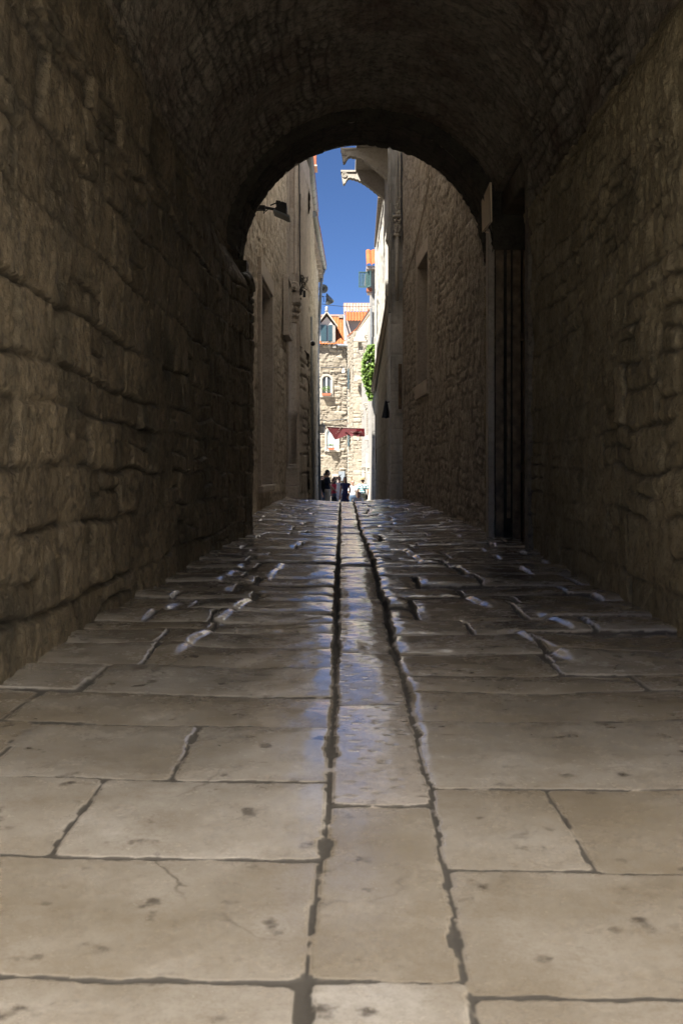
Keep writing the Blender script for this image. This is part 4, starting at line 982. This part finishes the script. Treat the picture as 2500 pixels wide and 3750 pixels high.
mb = MB(); q = [P(1257, 1155, 89), P(1263, 1155, 89), P(1269, 1245, 87.8), P(1261, 1245, 87.8)]; mb.add(q + [v + Vector((0, .15, 0)) for v in q], [(0, 1, 2, 3), (7, 6, 5, 4), (0, 4, 5, 1), (1, 5, 6, 2), (2, 6, 7, 3), (3, 7, 4, 0)]); mb.build('sheet', M['zinclt'], T)
MB().tube([P(1262, 1155, 88.9), P(1268, 1245, 87.7)], .05, 6).build('fold', M['zinc'], T)
pipe([P(1262, 1252, 87), P(1266, 1264, 86.9), P(1275, 1264, 86.8), P(1276, 1275, 86.8), P(1276, 1640, 86.5), P(1276, 1860, 86.4)], .09, M['gutter'], 'cream downpipe in the angle between the dormered house and the corner house', [P(1276, 1400, 86.7), P(1276, 1668, 86.4)])
def swag(label, pts, r, cat='cable'):
    T = thing('wall_cable', label, cat, pts[0]); MB().tube(pts, r, 6).build('cable_run', M['cable'], T)
swag('black cable crossing the far facade above the upper arched window', [P(1172, 1345, 87.8), P(1200, 1347, 87.8), P(1240, 1346, 87.8), P(1264, 1344, 87.8), P(1270, 1352, 87.6), P(1271, 1500, 87.6)], .045)
swag('sagging dark cable across the far facade above the banner', [P(1176, 1537, 87.8), P(1200, 1543, 87.8), P(1240, 1537, 87.8), P(1269, 1535, 87.6)], .05)
swag('thin dark cable hanging across the lower arched window', [P(1180, 1628, 87.6), P(1220, 1633, 87.5), P(1272, 1624, 87.3)], .025)
p = P(1258, 1358, 87.5); T = thing('hanging_lamp', 'small white bell-shaped lamp hanging from the cable on the far facade', 'lamp', p)
MB().lathe([(.16, -.18), (.15, -.1), (.06, .14), (.03, .2)], p, 14).build('shade', M['winwhite'], T, smooth=True); MB().tube([p, p + Vector((0, 0, .5))], .02).build('stem', M['black'], T)
def houseK():
    T = thing('stone_palace', 'pale carved palace wall with window cornices and slender portal columns beyond the white house', 'palace', (1.6, 62, -1.5))
    A, B = (1.62, 46.6), (1.60, 79.0)
    relief('facade', M['white'], T, A, B, -2.2, 9.4, .08, .45, .8, 151, wob=.02, joint=.02, r=.04, depth=.02, prot=.012, rough=.02)
    MB().box((1.72, 50.1, -2.3), (6, 79, 9.4)).build('side_mass', M['white'], T)
    for i, (px, py, d, w_) in enumerate(((1344, 1238, 62, 1.0), (1334, 1268, 66, .9), (1322, 1295, 72, .9), (1341, 1486, 62, .9), (1326, 1508, 72, .8))):
        x = X(px, d); zc = Z(py, d); c = MB(); xe = X(px - 9, d)
        for k, (o_, h_) in enumerate(((0, .10), (.05, .08), (.1, .08))): c.box((xe + o_, d - .3, zc + .12 - k * .1), (1.66, d + .9, zc + .12 - k * .1 + h_ - .01))
        co = c.build('window_cornice', M['trim'], T)
        s = MB(); s.lathe([(.0, .0), (.06, .03), (.07, -.01), (.12, -.01), (.13, .04), (.15, .03), (.15, -.1)], (xe + .2, d - .3, zc - .26), 18, Matrix.Rotation(R(90), 3, 'X')); s.box((xe + .2, d - .25, zc - .4), (1.66, d + .1, zc - .09)); s.build('scroll', M['trim'], co)
    wn = MB(); d = 60.; wn.box((X(1340, d), d - .02, Z(1590, d)), (1.65, d + .9, Z(1505, d))); wo = wn.build('window', M['white'], T)
    k_ = MB(); z = Z(1588, d)
    while z < Z(1508, d): k_.box((X(1341, d), d - .05, z), (X(1344, d), d - .021, z + .06)); z += .12
    k_.build('shutter_slats', M['dtrim'], wo)
    MB().box((X(1336, d), d - .35, Z(1612, d)), (1.66, d + 1, Z(1592, d))).build('window_sill', M['trim'], T)
    for px, d, py in ((1333, 66, 1712), (1354, 56, 1716)):
        x = X(px, d); c = MB(); zb, zt = -1.9, Z(py + 12, d)
        c.lathe([(.13, zb), (.12, zt - .1), (.15, zt - .06), (.13, zt), (.18, zt + .16), (.16, zt + .22)], (x, d, 0), 16); c.box((x - .2, d - .2, zt + .22), (x + .3, d + .2, zt + .32)); c.build('portal_column', M['trim'], T, smooth=False)
    MB().box((X(1340, 61), 61, Z(1725, 61)), (1.66, 61.5, Z(1660, 61))).build('niche', M['dtrim'], T)
    # ragged flowering carving line
    rg = random.Random(7); r_ = MB()
    for i in range(46):
        py = 1450 + i * 8.4; d = 47.5; r_.ell((X(1376 - 8 * (i / 46), d) - rg.uniform(-.02, .05), d, Z(py, d)), (rg.uniform(.03, .06), .06, rg.uniform(.04, .08)), Matrix.Rotation(rg.uniform(-1, 1), 3, 'Y'), 8, 6)
    r_.build('carved_edge', M['trim'], T, smooth=True)
houseK()
def ivy():
    d = 54.; T = thing('ivy', 'bright green ivy hanging down the pale wall above the square', 'plant', (1.5, d, 7.5))
    rg = np.random.RandomState(12); vs = []; fs = []; tone = []
    prof = [(1262, 1352, 1378), (1285, 1340, 1378), (1310, 1330, 1378), (1340, 1325, 1377), (1380, 1324, 1374), (1400, 1330, 1372), (1425, 1340, 1368), (1450, 1348, 1362), (1466, 1352, 1358)]
    ys_ = [p[0] for p in prof]
    for i in range(9000):
        py = 1262 + (1466 - 1262) * rg.rand() ** .95
        a = np.interp(py, ys_, [p[1] for p in prof]); b = np.interp(py, ys_, [p[2] for p in prof])
        px = a + (b - a) * rg.rand() + rg.normal(0, 2.2)
        cl = vn(np.array([px * .19]), np.array([py * .15]), 3)[0] * .6 + .4 * vn(np.array([px * .5]), np.array([py * .45]), 4)[0]
        if cl < .40 and rg.rand() < .85: continue
        dd = 45.5 + rg.rand() * .45 - .5 * cl
        c = np.array((X(px, dd), dd, Z(py, dd)))
        n = np.array((-.5, -.6, .6)) + rg.normal(0, .55, 3); n /= np.linalg.norm(n)
        u = np.cross(n, rg.normal(0, 1, 3)); u /= np.linalg.norm(u); v = np.cross(n, u); k = rg.uniform(.028, .06)
        m = len(vs); vs += [c - u * k, c - v * k * .8 + u * k * .1, c + u * k * 1.2, c + v * k * .8 + u * k * .1]; fs.append((m, m + 1, m + 2, m + 3)); tone += [min(1, max(0, .25 + .6 * cl + rg.normal(0, .2)))] * 4
    me = bpy.data.meshes.new('mesh'); me.from_pydata([tuple(v) for v in vs], [], fs); at = me.attributes.new('tone', 'FLOAT', 'POINT'); at.data.foreach_set('value', tone)
    link('foliage', me, M['leaf'], T)
    s = MB(); r2 = random.Random(5)
    for k in range(9):
        px = r2.uniform(1334, 1374); s.tube([P(px + r2.uniform(-4, 4), 1265 + j * r2.uniform(22, 30), 45.7) for j in range(6)], .012, 5)
    s.build('stems', M['wood'], T)
ivy()

# ------------------------------------------------------------------ banner
def banner():
    d = 52.; T = thing('museum_banner', 'maroon cloth banner with scalloped edge and museum lettering strung over the square', 'banner', P(1260, 1570, d))
    S = lambda cx, cy: (1140 + cx / 5.6, 1460 + cy / 5.6)      # from the zoomed crop to photo pixels
    pts = [(305, 572), (650, 592), (1085, 608), (1098, 768), (1068, 775), (1050, 735), (1020, 715), (985, 725), (968, 778), (930, 778), (915, 735), (880, 722), (858, 738), (845, 778), (805, 778), (785, 735), (755, 715), (715, 678), (690, 695), (650, 672), (620, 690), (608, 740), (590, 775), (560, 765), (548, 745), (520, 760), (505, 840), (480, 840), (400, 715)]
    def P3(cx, cy, off=0):
        px, py = S(cx, cy); w_ = .10 * math.sin(cx * .013) + .05 * math.sin(cx * .04 + cy * .02); return P(px, py, d) + Vector((0, w_ + off, 0))
    def sheet(poly, mat, name, off, parent):
        # fine triangulated sheet with front and back
        me = bpy.data.meshes.new('mesh'); import bmesh
        bm = bmesh.new(); vs = [bm.verts.new(P3(x, y, off)) for x, y in poly]; f = bm.faces.new(vs)
        bmesh.ops.triangulate(bm, faces=[f]); r = bmesh.ops.extrude_face_region(bm, geom=bm.faces[:])
        for v in r['geom']:
            if isinstance(v, bmesh.types.BMVert): v.co.y += .012
        bmesh.ops.recalc_face_normals(bm, faces=bm.faces[:]); bm.to_mesh(me); bm.free(); return link(name, me, mat, parent)
    sheet(pts, M['banner'], 'cloth', 0, T)
    sheet([(918, 609), (1084, 615), (1086, 680), (925, 668)], M['bannerred'], 'red_panel', -.04, T)
    def word(txt, cx, cy, size, ang, squash=1.0, mi=1):
        cu = bpy.data.curves.new('t', 'FONT'); cu.body = txt; cu.size = size; cu.extrude = .004; cu.space_character = 1.1
        o = bpy.data.objects.new('t', cu); sc.collection.objects.link(o); dg = bpy.context.evaluated_depsgraph_get()
        me = bpy.data.meshes.new_from_object(o.evaluated_get(dg)); bpy.data.objects.remove(o)
        b = P3(cx, cy, 0); R_ = Matrix.Rotation(ang, 4, 'Y'); 
        for v in me.vertices:
            q = R_ @ Vector((v.co.x, -v.co.z, v.co.y * squash)); v.co = Vector((b.x + q.x, 0, b.z + q.z))
            cxx = ((v.co.x / d * F + CX) - 1140) * 5.6; cyy = (HY - (v.co.z - CAMZ) * F / d - 1460) * 5.6
            v.co.y = P3(cxx, cyy, -.035).y - .0
        me.materials.clear(); link('lettering', me, M['letter'], T)
    word('MUSEUM', 505, 725, .20, -R(38)); word('MUSEUM', 785, 700, .15, R(0)); word('IVAM', 735, 625, .10, R(2)); word('N.', 372, 612, .10, R(2))
    mb = MB(); mb.tube([P(1178, 1545, 45), P3(305, 572), ], .012, 6); mb.tube([P3(1085, 608), P(1362, 1566, 50)], .012, 6); mb.tube([P3(305, 572, -.02), P3(650, 592, -.02), P3(1085, 608, -.02)], .012, 6); mb.build('rope', M['trim'], T)
banner()

# ------------------------------------------------------------------ inspection covers in the paving
def cover(quad, label):
    x0, x1, y0, y1 = quad; zc = lambda x, y: float(gz(y)) + (.02 + .08 * float(sst(10, 24, np.array(y)))) * min(abs((x - .08) / 1.35), 1.25) ** 2 + .014
    T = thing('inspection_cover', label, 'cover', ((x0 + x1) / 2, (y0 + y1) / 2, 0), 0, 'stone inspection covers in the paving')
    mb = MB(); hx, hy, sx, sy = (x0 + x1) / 2, (y0 + y1) / 2, .07, .05
    z00, z10, z11, z01 = zc(x0, y0), zc(x1, y0), zc(x1, y1), zc(x0, y1)
    def zz(x, y): a = (x - x0) / (x1 - x0); b = (y - y0) / (y1 - y0); return (z00 * (1 - a) + z10 * a) * (1 - b) + (z01 * (1 - a) + z11 * a) * b
    def slab(xa, xb, ya, yb):
        top = [Vector((x, y, zz(x, y))) for x, y in ((xa, ya), (xb, ya), (xb, yb), (xa, yb))]; mb.add([t - Vector((0, 0, .05)) for t in top] + top, [(3, 2, 1, 0), (4, 5, 6, 7), (0, 1, 5, 4), (1, 2, 6, 5), (2, 3, 7, 6), (3, 0, 4, 7)])
    slab(x0, hx - sx, y0, y1); slab(hx + sx, x1, y0, y1); slab(hx - sx, hx + sx, y0, hy - sy); slab(hx - sx, hx + sx, hy + sy, y1)
    mb.build('slab', M['metalcover'], T)
    MB().box((hx - sx, hy - sy, zz(hx, hy) - .04), (hx + sx, hy + sy, zz(hx, hy) - .03)).build('lifting_slot', M['dark'], T)
cover((.36, 1.02, 10.15, 11.15), 'nearer rectangular stone cover with a lifting slot right of the centre strip')
cover((.35, 1.10, 14.5, 15.9), 'farther rectangular stone cover with a lifting slot right of the centre strip')

# ------------------------------------------------------------------ people
def remesh(mb, vox, smooth=3):
    me = mb.mesh(); o = bpy.data.objects.new('t', me); sc.collection.objects.link(o)
    m = o.modifiers.new('r', 'REMESH'); m.mode = 'VOXEL'; m.voxel_size = vox
    s = o.modifiers.new('s', 'SMOOTH'); s.iterations = smooth; s.factor = .5
    dg = bpy.context.evaluated_depsgraph_get(); out = bpy.data.meshes.new_from_object(o.evaluated_get(dg)); bpy.data.objects.remove(o)
    out.polygons.foreach_set('use_smooth', [True] * len(out.polygons)); return out
def cloth(name, c, c2=None, scale=8): return plain(name, c, .85, var=.12, c2=c2, scale=scale)
SK = {'light': plain('skin_light', (.52, .30, .21), .55, var=.06), 'tan': plain('skin_tan', (.40, .20, .12), .55, var=.06), 'pale': plain('skin_pale', (.58, .37, .28), .55, var=.05)}
C = {'navy': cloth('navy_cotton', (.018, .026, .06)), 'dress': cloth('blue_dress', (.014, .018, .085)), 'white': cloth('white_cotton', (.72, .72, .78)), 'cream': cloth('cream_cotton', (.62, .56, .48)),
     'jeans': cloth('denim', (.05, .085, .14)), 'red': cloth('red_cotton', (.50, .03, .06)), 'khaki': cloth('grey_khaki', (.34, .34, .27)), 'blk': cloth('black_nylon', (.02, .02, .022)), 'straw': cloth('straw', (.55, .42, .22)), 'blue': cloth('blue_cotton', (.12, .22, .36)),
     'hdark': plain('dark_hair', (.018, .012, .01), .45), 'hbrown': plain('brown_hair', (.14, .075, .035), .5), 'hgrey': plain('grey_hair', (.35, .33, .31), .6)}
def striped():
    m, nt, b = newmat('striped_cotton'); N = nt.nodes.new; L = nt.links.new; tc = N('ShaderNodeTexCoord'); sx = N('ShaderNodeSeparateXYZ'); L(tc.outputs['Object'], sx.inputs[0])
    a = N('ShaderNodeMath'); a.operation = 'MULTIPLY'; a.inputs[1].default_value = 60; L(sx.outputs[2], a.inputs[0]); s = N('ShaderNodeMath'); s.operation = 'SINE'; L(a.outputs[0], s.inputs[0])
    g = N('ShaderNodeMath'); g.operation = 'GREATER_THAN'; g.inputs[1].default_value = .1; L(s.outputs[0], g.inputs[0])
    mx = N('ShaderNodeMix'); mx.data_type = 'RGBA'; mx.inputs[6].default_value = (.66, .76, .80, 1); mx.inputs[7].default_value = (.16, .40, .44, 1); L(g.outputs[0], mx.inputs[0]); L(mx.outputs[2], b.inputs['Base Color']); b.inputs['Roughness'].default_value = .85; return m
C['stripe'] = striped()
def person(label, x, y, H, rz, skin, hair, top, bottom, pose=None, hairlen=0, sleeves=.5, legs=.55, hat=None, glasses=False, female=False, group=None, dress=False, bald=False, z=None):
    k = H / 1.75; zg = float(gz(y)) if z is None else z
    T = thing('person', label, 'person', (x, y, zg), rz, group)
    sw = .175 if female else .20; hw = .10
    J = dict(pel=(0, 0, .95), waist=(0, 0, 1.08), chest=(0, .0, 1.28), nb=(0, .01, 1.46), nk=(0, -.005, 1.53), hd=(0, -.02, 1.645),
             sl=(-sw, .01, 1.42), sr=(sw, .01, 1.42), el=(-sw - .06, .03, 1.13), er=(sw + .06, .03, 1.13), wl=(-sw - .05, -.08, .88), wr=(sw + .05, -.08, .88),
             hl=(-hw, 0, .91), hr=(hw, 0, .91), kl=(-hw - .01, -.02, .50), kr=(hw + .01, -.02, .50), al=(-hw - .02, .03, .08), ar=(hw + .02, .03, .08))
    J.update(pose or {}); J = {n: Vector(p) * k for n, p in J.items()}
    def torso(mb, e=0, top_=True, fem=female):
        q = Matrix.Identity(3); d = (J['nb'] - J['pel']).normalized(); q = Vector((0, 0, 1)).rotation_difference(d).to_matrix()
        mb.ell(J['chest'] + d * .02, ((.165 if not fem else .145) * k + e, .105 * k + e, .19 * k + e), q, 18, 12)
        mb.ell(J['waist'], ((.145 if not fem else .118) * k + e, .10 * k + e, .16 * k + e), q, 18, 12)
        if top_: mb.cap(J['sl'], J['sr'], .062 * k + e, .062 * k + e)
    def pelvis(mb, e=0):
        mb.ell(J['pel'] - Vector((0, 0, .01)), ((.155 if not female else .165) * k + e, .115 * k + e, .13 * k + e), None, 18, 12)
    b = MB(); torso(b); pelvis(b)
    b.cap(J['nb'] - Vector((0, 0, .03)), J['nk'] + Vector((0, 0, .03)), .058 * k, .052 * k)
    h = J['hd']; b.ell(h + Vector((0, .01, .02)) * k, (.075 * k, .093 * k, .105 * k), None, 20, 14); b.ell(h + Vector((0, -.018, -.055)) * k, (.055 * k, .065 * k, .065 * k), None, 16, 10)
    b.cap(h + Vector((0, -.085, .012)) * k, h + Vector((0, -.103, -.022)) * k, .010, .016, 8)
    for s in (-1, 1): b.ell(h + Vector((s * .078, .01, 0)) * k, (.014, .022, .034), None, 8, 6)
    for s in 'lr':
        b.cap(J['s' + s], J['e' + s], .050 * k, .040 * k); b.cap(J['e' + s], J['w' + s], .040 * k, .028 * k)
        d = (J['w' + s] - J['e' + s]).normalized(); side = d.cross(Vector((0, 1, 0.3))).normalized(); hp = J['w' + s] + d * .045
        b.ell(hp, (.040, .024, .055), Vector((0, 0, 1)).rotation_difference(d).to_matrix(), 12, 8)
        nn = d.cross(side).normalized()
        for i, ln in enumerate((.065, .08, .075, .06)):
            a0 = hp + side * (i - 1.5) * .022 + d * .035; a1 = a0 + d * ln * .55 + side * (i - 1.5) * .006; a2 = a1 + (d * .8 + nn * .5) * ln * .45
            b.cap(a0, a1, .0105, .010, 8); b.cap(a1, a2, .010, .009, 8)
        sg = 1 if s == 'l' else -1
        b.cap(hp + side * sg * .03 - d * .02, hp + side * sg * .065 + d * .03, .012, .010, 8)
        b.cap(J['h' + s], J['k' + s], .085 * k, .056 * k); b.cap(J['k' + s], J['a' + s], .054 * k, .036 * k)
        fo = J['a' + s]; b.cap(fo + Vector((0, .03, -.03)) * k, fo + Vector((0, -.12, -.045)) * k, .038 * k, .030 * k)
    me = remesh(b, .0125 * k); link('body', me, skin, T, local=True)
    # garments
    g = MB(); torso(g, .014)
    if sleeves > 0:
        for s in 'lr':
            e = J['s' + s].lerp(J['e' + s], sleeves); g.cap(J['s' + s], e, .066 * k, .062 * k)
    if dress:
        pelvis(g, .012)
        for i in range(7):
            t = i / 6; g.ell(J['pel'].lerp(Vector((0, .02, .12)), t), (.165 * k + .09 * t, .125 * k + .09 * t, .13), None, 18, 10)
        link('dress', remesh(g, .018), top, T, local=True)
    else:
        link('shirt', remesh(g, .016), top, T, local=True)
        g = MB(); pelvis(g, .016)
        for s in 'lr':
            kn = J['k' + s]
            if legs <= 1: g.cap(J['h' + s], J['h' + s].lerp(kn, legs), .098 * k, .088 * k)
            else: g.cap(J['h' + s], kn, .098 * k, .07 * k); g.cap(kn, kn.lerp(J['a' + s], .92), .07 * k, .055 * k)
        link('trousers' if legs > 1 else 'shorts', remesh(g, .016), bottom, T, local=True)
    # shoes
    for s in 'lr':
        fo = J['a' + s]; g = MB(); g.ell(fo + Vector((0, -.045, -.04)) * k, (.05 * k, .13 * k, .045 * k), None, 12, 8); g.build('shoe', C['blk'] if not dress else C['cream'], T, True, local=True)
    # hair
    g = MB()
    if not bald:
        g.ell(h + Vector((0, .028, .045)) * k, (.087 * k, .098 * k, .098 * k), None, 18, 12)
        g.ell(h + Vector((0, .055, -.01)) * k, (.08 * k, .06 * k, .09 * k), None, 16, 10)
        for i in range(int(hairlen * 16)):
            t = i / 16; g.ell(h + Vector((.03 * t, .06 + .02 * t, -.05 - t * .8)) * k, (.085 * k, .045 * k, .07 * k), None, 12, 8)
        if hairlen:
            for s in (-1, 1): g.cap(h + Vector((s * .075, .0, .03)) * k, h + Vector((s * .10, -.02, -.2 - .15 * hairlen)) * k, .025, .02)
        link('hair', remesh(g, .013), hair, T, local=True)
    if hat:
        g = MB(); g.lathe([(.16, -.01), (.155, .01), (.1, .015), (.1, .09), (.085, .125), (.02, .13)], h + Vector((0, .015, .06)) * k, 24); g.build('straw_hat', hat, T, True, local=True)
        g = MB(); g.lathe([(.103, .018), (.103, .045)], h + Vector((0, .015, .06)) * k, 24); g.build('hat_band', C['blk'], T, True, local=True)
    if glasses:
        g = MB()
        for s in (-1, 1): g.ell(h + Vector((s * .034, -.083, .012)) * k, (.030, .012, .022), None, 12, 8)
        g.tube([h + Vector((-.076, .0, .018)) * k, h + Vector((-.062, -.075, .018)) * k, h + Vector((0, -.09, .018)) * k, h + Vector((.062, -.075, .018)) * k, h + Vector((.076, .0, .018)) * k], .005, 6)
        g.build('sunglasses', C['blk'], T, local=True)
    else:
        for s in (-1, 1):
            g = MB(); g.ell(h + Vector((s * .031, -.080, .012)) * k, (.012, .006, .006), None, 8, 6); g.build('eye', M['black'], T, local=True)
    g = MB(); g.ell(h + Vector((0, -.082, -.06)) * k, (.022, .006, .007), None, 8, 6); g.build('mouth', C['red'] if female else plain('lips', (.35, .14, .11), .6), T, local=True)
    return T
def at(px, d): return (px - CX) * d / F
GR = 'people gathered in the square'
person('tall man in navy T-shirt and cream shorts gesturing with raised arm at the left', at(1199, 41), 41, 1.82, R(105), SK['light'], C['hdark'], C['navy'], C['cream'], group=GR, sleeves=.55, legs=.95,
       pose=dict(er=(.22, -.18, 1.22), wr=(.18, -.50, 1.50), el=(-.25, -.05, 1.15), wl=(-.2, -.24, .98)))
T = thing('backpack', 'dark backpack worn by the tall gesturing man', 'backpack', (at(1188, 41), 41.05, float(gz(41)) + 1.2))
MB().ell((at(1187, 41), 41.08, float(gz(41)) + 1.18), (.13, .16, .29), None, 14, 10).build('pack', C['blk'], T, True)
MB().ell((at(1183, 41) , 41.06, float(gz(41)) + 1.05), (.06, .11, .14), None, 12, 8).build('front_pocket', C['blk'], T, True)
person('person with light brown curly hair mostly hidden behind the downpipe', at(1180, 44), 44, 1.72, R(20), SK['pale'], C['hbrown'], C['blue'], C['white'], group=GR, female=True)
person('dark haired person almost hidden behind the tall gesturing man', at(1191.5, 43), 43, 1.80, R(40), SK['tan'], C['hdark'], C['blk'], C['jeans'], group=GR, legs=1.2)
person('person in red top raising both hands, half hidden between the two men', at(1222, 43.5), 43.5, 1.62, R(-70), SK['tan'], C['hdark'], C['red'], C['jeans'], group=GR, female=True, hairlen=.2, sleeves=.3,
       pose=dict(er=(.16, -.20, 1.15), wr=(.08, -.28, 1.38), el=(-.16, -.20, 1.15), wl=(-.08, -.28, 1.36)))
T = thing('shoulder_bag', 'black shoulder bag hanging beside the person in the red top', 'bag', (at(1224, 43.1), 43.1, float(gz(43)) + .5))
MB().ell((at(1225, 43.1), 43.1, float(gz(43)) + .62), (.12, .1, .2), None, 14, 10).build('pouch', C['blk'], T, True); MB().tube([(at(1220, 43.1), 43.1, float(gz(43)) + .75), (at(1222, 43.1), 43.15, float(gz(43)) + 1.3), (at(1228, 43.1), 43.1, float(gz(43)) + .75)], .012).build('strap', C['blk'], T)
person('man in white polo shirt, white trousers and sunglasses standing beside the woman in blue', at(1242, 45), 45, 1.72, R(8), SK['light'], C['hdark'], C['white'], C['white'], group=GR, sleeves=.5, legs=1.5, glasses=True)
person('smiling woman with long dark hair in a sleeveless long navy dress', at(1263.5, 44.2), 44.2, 1.68, R(-18), SK['tan'], C['hdark'], C['dress'], None, group=GR, female=True, dress=True, hairlen=.5, sleeves=0,
       pose=dict(er=(.25, .0, 1.14), wr=(.20, -.10, .88)))
person('bald man with moustache in white open-neck shirt and dark sunglasses', at(1291, 50), 50, 1.70, R(0), SK['light'], C['hgrey'], C['white'], C['jeans'], group=GR, bald=True, glasses=True, legs=1.5)
person('man seen from behind in straw hat and pale striped T-shirt', at(1328, 48), 48, 1.76, R(195), SK['tan'], C['hbrown'], C['stripe'], C['khaki'], group=GR, hat=C['straw'], legs=1.5)
T = thing('shoulder_bag', 'small dark bag on a diagonal strap over the striped T-shirt', 'bag', (at(1342, 47.8), 47.8, float(gz(48)) + .9))
gz48 = float(gz(48)); MB().box((at(1339, 47.7), 47.72, gz48 + .74), (at(1347, 47.7), 47.86, gz48 + .96)).build('pouch', C['blk'], T, bevel=.02)
MB().tube([(at(1342, 47.8), 47.78, gz48 + .95), (at(1335, 47.8), 47.76, gz48 + 1.15), (at(1325, 47.8), 47.80, gz48 + 1.42), (at(1323, 47.8), 47.9, gz48 + 1.5)], .018).build('strap', C['blk'], T)
person('dark haired boy in pale T-shirt and jeans squatting in front of the others', at(1311, 43.2), 43.2, 1.62, R(-12), SK['tan'], C['hdark'], C['white'], C['jeans'], group=GR, legs=1.3, sleeves=.6,
       pose=dict(pel=(-.12, .12, .28), waist=(-.09, .10, .42), chest=(-.03, .05, .62), nb=(.02, -.01, .80), nk=(.04, -.04, .86), hd=(.06, -.07, .96), sl=(-.18, .03, .76), sr=(.18, -.02, .76), el=(-.22, -.16, .52), er=(.24, -.2, .55), wl=(-.08, -.36, .45), wr=(.10, -.38, .45),
                 hl=(-.2, .08, .26), hr=(-.02, .08, .26), kl=(-.14, -.32, .52), kr=(.12, -.32, .52), al=(-.14, -.2, .08), ar=(.12, -.2, .08)))
